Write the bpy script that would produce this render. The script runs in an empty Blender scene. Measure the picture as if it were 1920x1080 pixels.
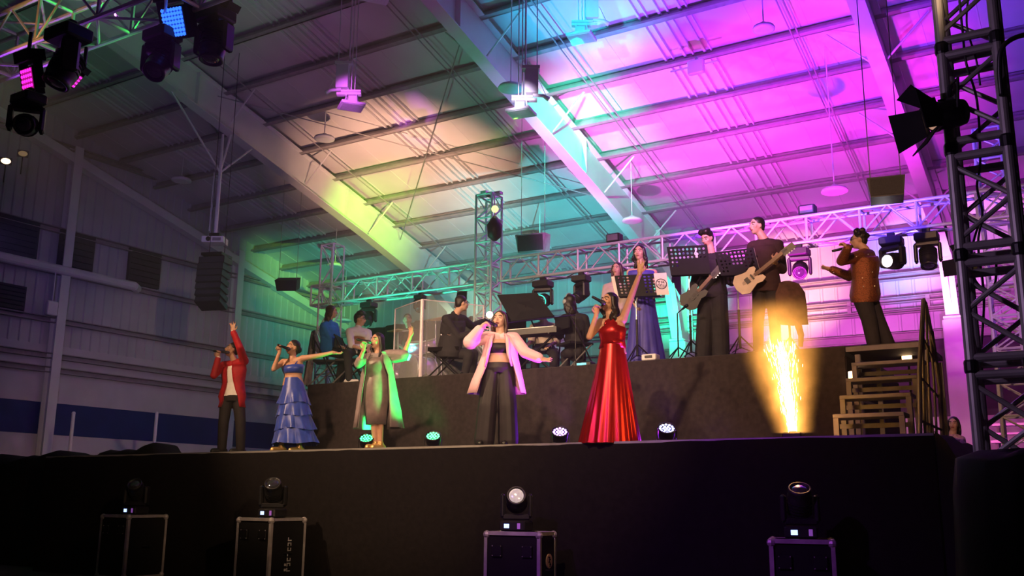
import bpy, math, random
import numpy as np
from mathutils import Vector, Matrix
random.seed(7)
C = bpy.context.scene.collection
SC = bpy.context.scene
V = Vector
PI = math.pi
# ------------------------------------------------------------------ camera
CAM = V((0, 0, 1.2))
FPX = 1814.77
YAW, PITCH, ROLL = 0.550704, 0.215774, 0.008205
FW = V((-math.sin(YAW) * math.cos(PITCH), math.cos(YAW) * math.cos(PITCH), math.sin(PITCH)))
_rt = V((math.cos(YAW), math.sin(YAW), 0))
_up = _rt.cross(FW)
RT = _rt * math.cos(ROLL) + _up * math.sin(ROLL)
UP = -_rt * math.sin(ROLL) + _up * math.cos(ROLL)
cd = bpy.data.cameras.new('camera')
cam = bpy.data.objects.new('camera', cd); C.objects.link(cam)
cam.matrix_world = Matrix(((RT.x, UP.x, -FW.x, CAM.x), (RT.y, UP.y, -FW.y, CAM.y), (RT.z, UP.z, -FW.z, CAM.z), (0, 0, 0, 1)))
cd.sensor_width = 36; cd.lens = 36 * FPX / 1920; cd.clip_end = 200
SC.camera = cam
SC.view_settings.view_transform = 'Standard'; SC.view_settings.look = 'None'
SC.view_settings.gamma = 1; SC.view_settings.use_curve_mapping = False
SC.view_settings.exposure = 0.3
SC.cycles.max_bounces = 8; SC.cycles.diffuse_bounces = 3; SC.cycles.transparent_max_bounces = 12
SC.cycles.sample_clamp_indirect = 4; SC.cycles.adaptive_threshold = .02
W = bpy.data.worlds.new('night'); SC.world = W; W.use_nodes = True
W.node_tree.nodes['Background'].inputs[0].default_value = (0.30, 0.16, 0.45, 1)
W.node_tree.nodes['Background'].inputs[1].default_value = 0.012

def ray(px, py): return FW + RT * ((px - 960) / FPX) - UP * ((py - 540) / FPX)
def PY(px, py, y): r = ray(px, py); return CAM + r * (y / r.y)
def PX(px, py, x): r = ray(px, py); return CAM + r * (x / r.x)
def PZ(px, py, z): r = ray(px, py); return CAM + r * ((z - 1.2) / r.z)
def PD(px, py, d): return CAM + ray(px, py) * d
# roof: underside of the rafters and of the sheeting, sloping down to the back
TANS = 0.258
def zb(y): return 14.2 - TANS * y
def zc(y): return zb(y) + 1.1
def PC(px, py):
    r = ray(px, py); t = (zc(0) - 1.2) / (r.z + TANS * r.y); return CAM + r * t

# ------------------------------------------------------------------ lights
def aim(o, tgt):
    o.rotation_euler = (V(tgt) - o.location).to_track_quat('-Z', 'Y').to_euler()
def spot(name, loc, tgt, col, power, ang, blend=1.0, size=0.08):
    d = bpy.data.lights.new(name, 'SPOT'); o = bpy.data.objects.new(name, d); C.objects.link(o)
    d.color = col; d.energy = power; d.spot_size = math.radians(ang); d.spot_blend = blend; d.shadow_soft_size = size
    o.location = loc; aim(o, tgt); return o
def point(name, loc, col, power, size=0.1):
    d = bpy.data.lights.new(name, 'POINT'); o = bpy.data.objects.new(name, d); C.objects.link(o)
    d.color = col; d.energy = power; d.shadow_soft_size = size; o.location = loc; return o
MAG = (1, .12, .85); PINK = (1, .35, .8); PUR = (.45, .08, 1); IND = (.16, .05, 1); CYA = (.04, .65, 1)
TEA = (.05, 1, .62); GRN = (.03, 1, .12); ORA = (1, .46, .16); WARM = (1, .62, .36); WHT = (1, .85, .9); LIME = (.55, 1, .12)
# warm keys from the front truss on the singers
spot('front_key', (-10.5, 4.6, 6.1), (-8.8, 10.2, 3.15), WARM, 1700, 50, .6)
spot('front_key', (-4.0, 4.4, 6.1), (-6.2, 10.2, 3.15), WARM, 1350, 50, .6)
spot('front_key', (1.5, 2.5, 4.4), (-8.5, 10.3, 3.1), WARM, 2000, 32, .7)
spot('front_key', (-1.8, 4.6, 6.1), (-2.6, 12.9, 4.5), (1, .5, .3), 1500, 34, .9)
spot('front_key', (-6.5, 4.6, 6.1), (-6.5, 12.9, 4.3), (1, .6, .45), 800, 50, .9)
# roof washes from behind and beside the band
spot('wash', (-9.2, 16.6, 3.9), PC(1200, 225), (1, .10, .85), 3600, 58)
spot('wash', (-3.6, 16.8, 2.6), PC(1560, 160), (1, .02, .75), 2600, 50)
spot('wash', (-4.0, 13.3, 3.4), PC(1520, 210), (1, .03, .85), 2600, 50, .9, .03)
spot('wash', (-5.2, 13.2, 4.6), PC(1420, 10), (.30, .02, 1), 4600, 70)
spot('wash', (-6.4, 15.8, 4.4), PC(1450, 330), (.8, .05, .95), 1500, 60)
spot('wash', (-8.4, 16.3, 4.4), PC(1090, 20), (.02, .5, 1), 2300, 38)
spot('wash', (-3.4, 12.8, 4.8), PC(1900, 120), IND, 1700, 62)
spot('wash', (-13.2, 15.75, 5.1), PC(770, 310), (1, .52, .34), 2600, 60)
spot('wash', (-12.6, 13.0, 4.4), PC(640, 140), (.8, .3, .75), 110, 60)
spot('wash', (-8.8, 17.2, 4.2), PC(1010, 420), (.10, .78, .85), 3000, 50)
spot('wash', (-12.2, 18.5, 4.2), PC(850, 440), (.8, .8, .6), 350, 60)
spot('rafter_light', PY(977, 211, 14.6) - V((0, 0, .15)), PX(690, 425, -18), (.36, 1, .05), 6500, 21)  # this and the next: unseen spots added at the hung floodlights
spot('rafter_light', PY(1090, 70, 14.9) - V((0, .2, .15)), PX(1090, 290, -10.3), (.0, 1, .6), 2600, 46)
spot('rafter_light', (-13.2, 16.8, 5.0), PX(960, 260, -10.5), (.5, .25, 1), 700, 36)
# narrow beams from the front truss on the hung floodlights
spot('beam', (-9.0, 6.0, 6.4), PY(657, 180, 13.6), (.8, .12, 1), 7000, 6)
spot('beam', (-7.0, 6.0, 6.4), PY(977, 185, 14.6), (.85, .65, 1), 12000, 4.2)
spot('beam', (-5.6, 6.0, 6.4), PY(1090, 40, 14.9), (.02, .65, 1), 8000, 8)
# left wall
spot('wash', (-14.8, 18.2, 3.9), PX(600, 555, -24), TEA, 1400, 40)
spot('wash', (-12.0, 6.5, 4.5), PX(400, 640, -24), (.36, .26, 1), 430, 46)
spot('wash', (-13.0, 11.0, 4.6), PC(470, 400), (.65, .6, 1), 70, 70)
# back wall and columns on the right
spot('column_light', (-3.6, 23.6, 4.2), (-3.04, 25.9, 7.0), (1, .35, .85), 1300, 50)
spot('column_light', (-9.2, 22.0, 4.0), (-10.36, 26, 6.6), (.02, 1, .5), 4200, 34)
spot('column_light', (-16.4, 22.4, 4.0), (-18, 26, 6.8), (.7, 1, .6), 900, 34)
spot('wall_wash', (-5.6, 21.5, 4.0), PY(1560, 560, 27), (1, .08, .8), 1300, 70)
spot('wall_wash', (-6.6, 22.5, 4.0), PY(1500, 530, 27), (1, .55, .28), 2600, 36)
spot('wall_wash', (-4.2, 22.0, 4.0), PY(1690, 490, 27), (.02, .5, 1), 2800, 24)
spot('wall_wash', (-2.4, 21, 4.0), PY(1860, 480, 27), (.8, .06, .9), 900, 70)
spot('wall_wash', (-2.6, 17.5, 3.0), PY(1850, 770, 27), (1, .05, .6), 700, 50)
spot('wash', (-.2, 12.6, 3.0), (-1.1, 15.6, 4.6), (.5, .1, 1), 170, 56)
# trusses
spot('truss_light', (-13, 12.6, 3.4), (-11.6, 15.1, 5.4), (.03, 1, .55), 420, 80)
spot('truss_light', (-3.5, 9.6, 6.0), (-5.4, 15.1, 5.4), (1, .30, .9), 1100, 54)
spot('truss_light', (-10.4, 13.4, 3.6), (-9.9, 15.1, 6.0), (.05, 1, .6), 260, 70)
spot('truss_light', (-8.1, 7.0, 5.5), PD(232, 52, 11), GRN, 90, 44)
spot('wash', (-12.0, 6.6, 6.9), PC(250, 230), (.55, .18, .9), 110, 90)
spot('truss_light', (-10.0, 4.6, 5.6), PD(60, 40, 11), ORA, 35, 50)
spot('truss_light', (-11.5, 6.0, 5.2), PD(110, 60, 11), PUR, 45, 70)
# LED cans on the stage edge, thrown back across the singers
YLIP = 9.95
def can(px, py, tpx, tpy, col, pw, ang=70, dy=.5):
    p = PY(px, py, YLIP + .2); p.y = YLIP + dy; p.z = 2.02; spot('can_light', p, PY(tpx, tpy, YLIP + .4), col, pw, ang, .7)
can(680, 834, 628, 668, (.02, 1, .15), 150, 28, .35)
can(815, 829, 745, 700, (.0, 1, .12), 480, 60, .55)
can(1053, 826, 1005, 668, (.75, .05, 1), 190, 70)
can(1253, 818, 1170, 600, (.5, .08, 1), 150, 70)
can(690, 834, 690, 800, (.0, 1, .12), 12, 110, 2.1)
can(812, 829, 800, 780, (.0, 1, .15), 16, 120, 2.0)
can(1050, 826, 1050, 770, (.3, .02, 1), 60, 120, 1.9)
can(1250, 818, 1250, 760, (.3, .02, 1), 34, 120, 1.9)
# added purple fill over the cases and the near tower, no fixture built
spot('spill', (-5.5, 3.0, 4.8), (-4.0, 9.2, .7), (.55, .1, 1), 650, 44)
spot('spill', (-3.2, 1.2, 3.2), (-.4, 5.0, 2.8), (.70, .42, .85), 150, 60)


# ------------------------------------------------------------------ materials
MATS = {}
def mat(name, col, rough=.6, metal=0., var=.12, scale=8., bump=0., emit=0., ecol=None, spec=.5, sheen=0., alpha=1., trans=0., coords='Object', stretch=None):
    if name in MATS: return MATS[name]
    m = bpy.data.materials.new(name); m.use_nodes = True; MATS[name] = m
    nt = m.node_tree; b = nt.nodes['Principled BSDF']; L = nt.links
    b.inputs['Roughness'].default_value = rough; b.inputs['Metallic'].default_value = metal
    b.inputs['Specular IOR Level'].default_value = spec
    if sheen: b.inputs['Sheen Weight'].default_value = sheen
    tc = nt.nodes.new('ShaderNodeTexCoord'); n = nt.nodes.new('ShaderNodeTexNoise')
    n.inputs['Scale'].default_value = scale; n.inputs['Detail'].default_value = 5
    src = tc.outputs[coords]
    if stretch:
        mp = nt.nodes.new('ShaderNodeMapping'); mp.inputs['Scale'].default_value = stretch
        L.new(src, mp.inputs[0]); src = mp.outputs[0]
    L.new(src, n.inputs['Vector'])
    r = nt.nodes.new('ShaderNodeValToRGB')
    r.color_ramp.elements[0].color = tuple(c * (1 - var) for c in col) + (1,)
    r.color_ramp.elements[1].color = tuple(min(1, c * (1 + var)) for c in col) + (1,)
    r.color_ramp.elements[0].position = .3; r.color_ramp.elements[1].position = .7
    L.new(n.outputs['Fac'], r.inputs[0]); L.new(r.outputs[0], b.inputs['Base Color'])
    if bump:
        bp = nt.nodes.new('ShaderNodeBump'); bp.inputs['Strength'].default_value = bump; bp.inputs['Distance'].default_value = .02
        L.new(n.outputs['Fac'], bp.inputs['Height']); L.new(bp.outputs[0], b.inputs['Normal'])
    if emit:
        b.inputs['Emission Color'].default_value = tuple(ecol or col) + (1,); b.inputs['Emission Strength'].default_value = emit
    if trans: b.inputs['Transmission Weight'].default_value = trans
    if alpha < 1: b.inputs['Alpha'].default_value = alpha
    return m

# ------------------------------------------------------------------ mesh building
def unit(v): v = V(v); return v.normalized() if v.length > 1e-9 else V((0, 0, 1))
def frame(d, hint=None):
    d = unit(d); h = V(hint) if hint else (V((0, 0, 1)) if abs(d.z) < .95 else V((1, 0, 0)))
    a = h.cross(d)
    if a.length < 1e-6: a = V((1, 0, 0)).cross(d)
    a.normalize(); return a, d.cross(a)
class MB:
    def __init__(s): s.v = []; s.f = []; s.mi = []; s.cur = 0
    def add(s, vs, fs):
        b = len(s.v); s.v += [tuple(x) for x in vs]; s.f += [tuple(i + b for i in f) for f in fs]; s.mi += [s.cur] * len(fs); return s
    def box(s, c, sz, M=None, bev=0.):
        x, y, z = [q / 2 for q in sz]; c = V(c)
        if bev:
            vs = []; e = bev
            for zz, k in ((-z, 1), (-z + e, 0), (z - e, 0), (z, 1)):
                X, Y = x - e * k, y - e * k; q = e
                vs += [(-X + q, -Y, zz), (X - q, -Y, zz), (X, -Y + q, zz), (X, Y - q, zz), (X - q, Y, zz), (-X + q, Y, zz), (-X, Y - q, zz), (-X, -Y + q, zz)]
            fs = [tuple(range(7, -1, -1)), tuple(range(24, 32))]
            for r in range(3):
                for i in range(8): fs.append((r * 8 + i, r * 8 + (i + 1) % 8, r * 8 + 8 + (i + 1) % 8, r * 8 + 8 + i))
        else:
            vs = [(-x, -y, -z), (x, -y, -z), (x, y, -z), (-x, y, -z), (-x, -y, z), (x, -y, z), (x, y, z), (-x, y, z)]
            fs = [(3, 2, 1, 0), (4, 5, 6, 7), (0, 1, 5, 4), (1, 2, 6, 5), (2, 3, 7, 6), (3, 0, 4, 7)]
        if M: vs = [M @ V(v) for v in vs]
        return s.add([V(v) + c for v in vs], fs)
    def obox(s, c, ax, ay, az):
        c, ax, ay, az = V(c), V(ax), V(ay), V(az)
        vs = [c + ax * i + ay * j + az * k for k in (-1, 1) for i, j in ((-1, -1), (1, -1), (1, 1), (-1, 1))]
        return s.add(vs, [(3, 2, 1, 0), (4, 5, 6, 7), (0, 1, 5, 4), (1, 2, 6, 5), (2, 3, 7, 6), (3, 0, 4, 7)])
    def tube(s, pts, r, n=8, cap=True):
        pts = [V(p) for p in pts]; R = r if isinstance(r, (list, tuple)) else [r] * len(pts)
        vs = []; fs = []; a = None
        for i, p in enumerate(pts):
            d = unit((pts[min(i + 1, len(pts) - 1)] - pts[max(i - 1, 0)]))
            a, b = frame(d, None if a is None else b_prev(a, d))
            for k in range(n):
                t = 2 * PI * k / n; vs.append(p + (a * math.cos(t) + b * math.sin(t)) * R[i])
            a = b
        m = len(pts)
        for i in range(m - 1):
            for k in range(n): fs.append((i * n + k, i * n + (k + 1) % n, (i + 1) * n + (k + 1) % n, (i + 1) * n + k))
        if cap: fs.append(tuple(range(n - 1, -1, -1))); fs.append(tuple(range((m - 1) * n, m * n)))
        return s.add(vs, fs)
    def lathe(s, o, ax, prof, n=20, hint=None):
        o = V(o); ax = unit(ax); a, b = frame(ax, hint); vs = []; fs = []
        for r, h in prof:
            for k in range(n):
                t = 2 * PI * k / n; vs.append(o + ax * h + (a * math.cos(t) + b * math.sin(t)) * r)
        m = len(prof)
        for i in range(m - 1):
            for k in range(n): fs.append((i * n + k, i * n + (k + 1) % n, (i + 1) * n + (k + 1) % n, (i + 1) * n + k))
        if prof[0][0] > 1e-4: fs.append(tuple(range(n - 1, -1, -1)))
        if prof[-1][0] > 1e-4: fs.append(tuple(range((m - 1) * n, m * n)))
        return s.add(vs, fs)
    def ell(s, c, A, B, D, nu=14, nv=9):
        c, A, B, D = V(c), V(A), V(B), V(D); vs = [c - D]; fs = []
        for j in range(1, nv):
            p = -PI / 2 + PI * j / nv
            for i in range(nu):
                t = 2 * PI * i / nu; vs.append(c + (A * math.cos(t) + B * math.sin(t)) * math.cos(p) + D * math.sin(p))
        vs.append(c + D); N = len(vs) - 1
        for i in range(nu):
            fs.append((0, 1 + (i + 1) % nu, 1 + i)); q = 1 + (nv - 2) * nu; fs.append((N, q + i, q + (i + 1) % nu))
            for j in range(nv - 2):
                a = 1 + j * nu; fs.append((a + i, a + (i + 1) % nu, a + nu + (i + 1) % nu, a + nu + i))
        return s.add(vs, fs)
    def ball(s, c, r, nu=12, nv=8): return s.ell(c, (r, 0, 0), (0, r, 0), (0, 0, r), nu, nv)
    def cap(s, p, q, r1, r2=None, n=10):
        p, q = V(p), V(q); r2 = r1 if r2 is None else r2; d = unit(q - p)
        pr = []
        for k in range(4): t = PI / 2 * k / 4; pr.append((p - d * r1 * math.cos(t), max(r1 * math.sin(t), 1e-3)))
        pr.append((p, r1)); pr.append((q, r2))
        for k in range(3, -1, -1): t = PI / 2 * k / 4; pr.append((q + d * r2 * math.cos(t), max(r2 * math.sin(t), 1e-3)))
        a, b = frame(d); vs = []; fs = []
        for c, r in pr:
            for k in range(n): t = 2 * PI * k / n; vs.append(c + (a * math.cos(t) + b * math.sin(t)) * r)
        for i in range(len(pr) - 1):
            for k in range(n): fs.append((i * n + k, i * n + (k + 1) % n, (i + 1) * n + (k + 1) % n, (i + 1) * n + k))
        fs.append(tuple(range(n - 1, -1, -1))); fs.append(tuple(range((len(pr) - 1) * n, len(pr) * n)))
        return s.add(vs, fs)
    def chain(s, pts, rs, n=10):
        for i in range(len(pts) - 1): s.cap(pts[i], pts[i + 1], rs[i], rs[i + 1], n)
        return s
    def rings(s, R, n=24, wob=None, cap=True):
        """R: (centre, lateral, forward, half width, half depth)"""
        vs = []; fs = []
        for i, (c, l, f, w, d) in enumerate(R):
            for k in range(n):
                t = 2 * PI * k / n; q = 1 if wob is None else wob(i, t)
                vs.append(V(c) + V(l) * (w * q * math.sin(t)) + V(f) * (d * q * math.cos(t)))
        m = len(R)
        for i in range(m - 1):
            for k in range(n): fs.append((i * n + k, i * n + (k + 1) % n, (i + 1) * n + (k + 1) % n, (i + 1) * n + k))
        if cap: fs.append(tuple(range(n - 1, -1, -1))); fs.append(tuple(range((m - 1) * n, m * n)))
        return s.add(vs, fs)
    def shell(s, R, gaps, th=.012, n=28, wob=None):
        """open-fronted garment: rings with a gap of half angle g about the front"""
        vs = []; fs = []; m = len(R)
        for lay in (0, 1):
            for i, (c, l, f, w, d) in enumerate(R):
                g = gaps[i]
                g0, g1 = g if isinstance(g, tuple) else (g, g)
                for k in range(n):
                    t = g0 + (2 * PI - g0 - g1) * k / (n - 1); q = 1 if wob is None else wob(i, t)
                    vs.append(V(c) + V(l) * ((w * q - th * lay) * math.sin(t)) + V(f) * ((d * q - th * lay) * math.cos(t)))
        B = m * n
        for i in range(m - 1):
            for k in range(n - 1):
                a = i * n + k; fs.append((a, a + 1, a + n + 1, a + n)); fs.append((B + a, B + a + n, B + a + n + 1, B + a + 1))
            for k in (0, n - 1): a = i * n + k; fs.append((a, a + n, B + a + n, B + a))
        for k in range(n - 1):
            for r in (0, m - 1): a = r * n + k; fs.append((a, B + a, B + a + 1, a + 1))
        return s.add(vs, fs)
    def mesh(s, name, mats, off=V((0, 0, 0)), smooth=False, fix=True):
        me = bpy.data.meshes.new(name)
        me.from_pydata([(v[0] - off.x, v[1] - off.y, v[2] - off.z) for v in s.v], [], s.f)
        for m in (mats if isinstance(mats, (list, tuple)) else [mats]): me.materials.append(m)
        if max(s.mi, default=0): me.polygons.foreach_set('material_index', s.mi)
        if smooth: me.polygons.foreach_set('use_smooth', [True] * len(me.polygons))
        me.update(); return me
    def build(s, name, m, parent=None, smooth=False, loc=None):
        off = V(loc) if loc is not None else V((0, 0, 0))
        if parent is not None: off = V(parent['_o']) if '_o' in parent else V((0, 0, 0))
        me = s.mesh(name, m, off, smooth)
        o = bpy.data.objects.new(name, me); C.objects.link(o)
        if parent is not None: o.parent = parent; o['_o'] = tuple(off)
        else: o.location = off; o['_o'] = tuple(off)
        return o
def b_prev(a, d):
    h = a - d * a.dot(d)
    h = h if h.length > 1e-4 else (V((0, 0, 1)) if abs(d.z) < .9 else V((1, 0, 0)))
    return h
def tag(o, label, cat, group=None, kind=None):
    o['label'] = label; o['category'] = cat
    if group: o['group'] = group
    if kind: o['kind'] = kind
    return o
def thing(name, loc, label, cat, group=None):
    o = bpy.data.objects.new(name, None); C.objects.link(o); o.location = V(loc); o.empty_display_size = .1
    o['_o'] = tuple(V(loc)); return tag(o, label, cat, group)
def struct(o): o['kind'] = 'structure'; return o
def inst(name, me, parent, loc=(0, 0, 0), rot=None):
    o = bpy.data.objects.new(name, me); C.objects.link(o); o.parent = parent; o.location = loc
    if rot: o.rotation_euler = rot
    return o
KIDS = {}
def dup(root, label, loc, rz=0., rot=None, sc=1.):
    r = root.copy(); C.objects.link(r); r.location = loc; r.rotation_euler = rot or (0, 0, rz); r.scale = (sc,) * 3; r['label'] = label
    def rec(o, p):
        for ch in o.children:
            c = ch.copy(); C.objects.link(c); c.parent = p; rec(ch, c)
    rec(root, r); return r
REM = []
def blob(mb, name, m, parent, voxel=.009, sm=4, inflate=0.):
    """one continuous surface grown from overlapping volumes"""
    o = mb.build(name, m, parent, smooth=True)
    r = o.modifiers.new('skin', 'REMESH'); r.mode = 'VOXEL'; r.voxel_size = voxel
    s = o.modifiers.new('soft', 'SMOOTH'); s.factor = .5; s.iterations = sm
    REM.append(o); return o
def bake():
    dg = bpy.context.evaluated_depsgraph_get(); dg.update()
    new = []
    for o in REM:
        me = bpy.data.meshes.new_from_object(o.evaluated_get(dg)); new.append(me)
    for o, me in zip(REM, new):
        old = o.data; nm = old.name; o.modifiers.clear(); o.data = me
        bpy.data.meshes.remove(old); me.name = nm
        me.polygons.foreach_set('use_smooth', [True] * len(me.polygons)); me.update()

# ------------------------------------------------------------------ common materials
M = {}
def mk(k, *a, **kw): M[k] = mat(k, *a, **kw)
mk('roof_sheet', (.72, .70, .70), .7, var=.05, scale=1.5)
mk('purlin_paint', (.33, .30, .31), .6, var=.12)
mk('beam_paint', (.78, .78, .78), .5, var=.05, scale=2)
mk('wall_sheet', (.52, .52, .55), .55, var=.08, scale=1.2)
mk('wall_plaster', (.60, .58, .62), .85, var=.08, scale=1.5, bump=.1)
mk('blue_paint', (.012, .025, .16), .6, var=.15, scale=2)
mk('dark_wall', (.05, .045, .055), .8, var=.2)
mk('concrete', (.16, .15, .15), .85, var=.25, scale=1.4, bump=.15)
mk('black_cloth', (.006, .0046, .0052), .92, var=.25, scale=14, bump=.25, spec=.15)
mk('riser_cloth', (.042, .033, .033), .95, var=.25, scale=14, bump=.25, spec=.1)
mk('black_metal', (.012, .012, .014), .42, .3, var=.2)
mk('black_plastic', (.014, .014, .016), .4, var=.2)
mk('matt_black', (.008, .008, .009), .85, var=.2, spec=.2)
mk('alu', (.78, .78, .80), .32, .85, var=.06, scale=20)
mk('alu_matt', (.80, .80, .82), .5, .35, var=.06, scale=20)
mk('steel_grey', (.34, .33, .32), .45, .5, var=.15)
mk('stair_paint', (.17, .15, .16), .6, .2, var=.15)
mk('white_paint', (.80, .80, .80), .45, var=.04)
mk('white_plastic', (.82, .82, .82), .4, var=.03)
mk('grille', (.02, .02, .023), .7, var=.5, scale=90)
mk('glass_lens', (.55, .55, .6), .06, .6, var=.1)
mk('deck_ply', (.035, .03, .03), .7, var=.2)

# ------------------------------------------------------------------ the hall
XW, YB, XR = -24.0, 27.0, 9.0
m = MB(); m.box((-8, 10, -.05), (40, 46, .1)); struct(m.build('floor', M['concrete']))
# roof lining: sheets 1 m wide whose lapped edges stand proud of the pan
m = MB()
xs = []
x = XW - .3
while x < XR + .3:
    xs += [(x, 0), (x + .975, 0), (x + .98, -.008), (x + .995, -.008)]; x += 1.0
vs = []
for (xx, dz) in xs:
    for y in (-4, YB + .4):
        for t in (0, .05): vs.append((xx, y, zc(y) + (dz if t == 0 else .05)))
fs = []
for i in range(len(xs) - 1):
    a = 4 * i; b = a + 4; fs += [(a, b, b + 2, a + 2), (a + 1, a + 3, b + 3, b + 1)]
m.add(vs, fs); struct(m.build('ceiling', M['roof_sheet']))
# bundles of raised seams at the middle of every bay
for k, xm in enumerate((-21.3, -14.55, -6.85, .8)):
    m = MB()
    for j, q in enumerate((-.5, -.33, -.06, .12, .38, .52)):
        w = (.04, .02, .05, .03, .05, .02)[j]
        ya, yb = -3, YB
        m.obox(((xm + q), (ya + yb) / 2, (zc(ya) + zc(yb)) / 2 - .05), (w / 2, 0, 0), (0, (yb - ya) / 2, (zc(yb) - zc(ya)) / 2), (0, 0, .03))
    struct(m.build('ceiling_trim', M['beam_paint']))
# sag rods under the sheeting
for xm in (-12.0, -11.86, -17.2, -9.2, -9.05, -4.6, -4.48, 2.5):
    m = MB(); m.tube([(xm, 0, zc(0) - .26), (xm, YB - .2, zc(YB - .2) - .26)], .016, 6); struct(m.build('ceiling_rod', M['purlin_paint']))
# purlins: lipped channels
def purlin_mesh():
    m = MB(); L = (XR - XW) / 2; c = (XR + XW) / 2
    m.box((c, 0, -.11), (2 * L, .03, .22)); m.box((c, -.045, -.21), (2 * L, .12, .02)); m.box((c, .045, -.012), (2 * L, .12, .02)); m.box((c, -.10, -.19), (2 * L, .012, .05))
    return m.mesh('purlin', M['purlin_paint'])
pm = purlin_mesh()
for k in range(-9, 10):
    y = 14.23 + 1.365 * k
    o = bpy.data.objects.new('ceiling_beam', pm); C.objects.link(o); o.location = (0, y, zc(y) - .02); o.rotation_euler = (-math.atan(TANS), 0, 0); struct(o)
# portal frames: welded I rafters that deepen at the knee, tapered columns on concrete piers
def rafter(x):
    m = MB(); ys = [-4, 5, 14, 21, 24.5, 26.4]; dep = [.75, .85, .9, .92, 1.05, 1.45]; w = .15
    def strip(z0, z1, hw):
        vs = []; fs = []
        for i, y in enumerate(ys):
            for sx in (-1, 1):
                vs.append((x + sx * hw, y, z0(i, y))); vs.append((x + sx * hw, y, z1(i, y)))
        for i in range(len(ys) - 1):
            a = 4 * i; b = a + 4
            fs += [(a, b, b + 1, a + 1), (a + 2, a + 3, b + 3, b + 2), (a, a + 2, b + 2, b), (a + 1, b + 1, b + 3, a + 3)]
        fs += [(0, 1, 3, 2), (b, b + 2, b + 3, b + 1)]; m.add(vs, fs)
    top = lambda y: zb(y) + .88
    strip(lambda i, y: top(y) - dep[i], lambda i, y: top(y) - .02, .012)
    strip(lambda i, y: top(y) - dep[i] - .022, lambda i, y: top(y) - dep[i], w)
    strip(lambda i, y: top(y) - .022, lambda i, y: top(y), w)
    r = struct(m.build('rafter_beam', M['beam_paint']))
    for y in (9.2, 14.6, 20.1, 24.6):
        s = MB(); d = .86 if y < 23 else 1.0
        for sx in (-1, 1): s.box((x + sx * .075, y, top(y) - d / 2 - .02), (.12, .015, d - .03))
        struct(s.build('stiffener_trim', M['beam_paint'], r))
    # column
    m = MB(); zt, zbm = top(26.4) - .1, 5.75
    for sx in (0,):
        ins = [(25.5, zt - 1.2), (26.0, zbm)]; out = 26.85
        vs = []
        for hw in (-.012, .012):
            vs += [(x + hw, ins[0][0], ins[0][1]), (x + hw, 25.9, zt), (x + hw, out, zt), (x + hw, out, zbm), (x + hw, ins[1][0], zbm)]
        m.add(vs, [(0, 1, 2, 3, 4), (9, 8, 7, 6, 5)] + [(i, i + 5, (i + 1) % 5 + 5, (i + 1) % 5) for i in range(5)])
        a, b = V((x, 25.48, ins[0][1] + .35)), V((x, ins[1][0], zbm)); mid = (a + b) / 2
        m.obox(mid, (.16, 0, 0), (b - a) / 2, (0, .014, .004))
        m.box((x, out, (zt + zbm) / 2), (.32, .03, zt - zbm)); m.box((x, 26.45, zbm), (.42, 1.1, .05))
    struct(m.build('column', M['beam_paint']))
    m = MB(); m.box((x, 26.4, zbm / 2), (.5, .9, zbm - .06), bev=.03); struct(m.build('pier_column', M['wall_plaster']))
for x in (-18.0, -10.36, -3.04, 4.4): rafter(x)
# gable wall on the left: ribbed sheet over a plastered base with a blue band
def gable():
    m = MB(); prof = []; y = -4.
    while y < YB: prof += [(y, 0), (y + .2, 0), (y + .225, .035), (y + .275, .035)]; y += .3
    vs = []; z0 = 5.15
    for (yy, dx) in prof: vs += [(XW + dx, yy, z0), (XW + dx, yy, zc(yy))]
    m.add(vs, [(2 * i, 2 * i + 2, 2 * i + 3, 2 * i + 1) for i in range(len(prof) - 1)])
    return m.build('wall_left', M['wall_sheet'])
wl = struct(gable())
m = MB(); m.box((XW - .1, 11.5, 4.4), (.24, 31, 1.53)); m.box((XW - .1, 11.5, 1.4), (.24, 31, 2.8)); struct(m.build('wall_left_base', M['wall_plaster']))
m = MB(); m.box((XW - .09, 11.5, 3.215), (.25, 31, .83)); struct(m.build('wall_left_band', M['blue_paint']))
def along_y(z, x=XW + .12, w=.14, h=.13, y0=-4, y1=YB, lip=True):
    m = MB(); m.box((x, (y0 + y1) / 2, z), (w, y1 - y0, .025)); m.box((x - w / 2 + .01, (y0 + y1) / 2, z - h / 2), (.02, y1 - y0, h)); m.box((x, (y0 + y1) / 2, z - h), (w, y1 - y0, .025))
    return struct(m.build('trim_left', M['purlin_paint']))
for q in ((119, 432), (300, 550), (104, 598), (98, 664), (98, 690), (200, 300)): along_y(PX(q[0], q[1], XW).z)
m = MB(); z = PX(0, 487, XW).z; m.tube([(XW + .35, -2, z), (XW + .35, 17.6, z)], .13, 12); m.tube([(XW + .35, 17.6, z), (XW + .1, 17.9, z)], .13, 12); struct(m.build('pipe_trim', M['beam_paint']))
for (yy, zt) in ((15.45, 0), (21.6, 0), (9.6, 0), (4, 0)):
    m = MB(); zt = zb(yy) + .5; x = XW + .2
    m.box((x - .14, yy, zt / 2), (.03, .26, zt)); m.box((x + .14, yy, zt / 2), (.03, .26, zt)); m.box((x, yy, zt / 2), (.26, .03, zt)); struct(m.build('column', M['beam_paint']))
m = MB()   # end rafter along the gable
ya, yb = -4, YB; 
m.obox((XW + .2, (ya + yb) / 2, (zb(ya) + zb(yb)) / 2 + .12), (.14, 0, 0), (0, (yb - ya) / 2, (zb(yb) - zb(ya)) / 2), (0, 0, .13)); struct(m.build('rafter_beam', M['beam_paint']))
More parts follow.
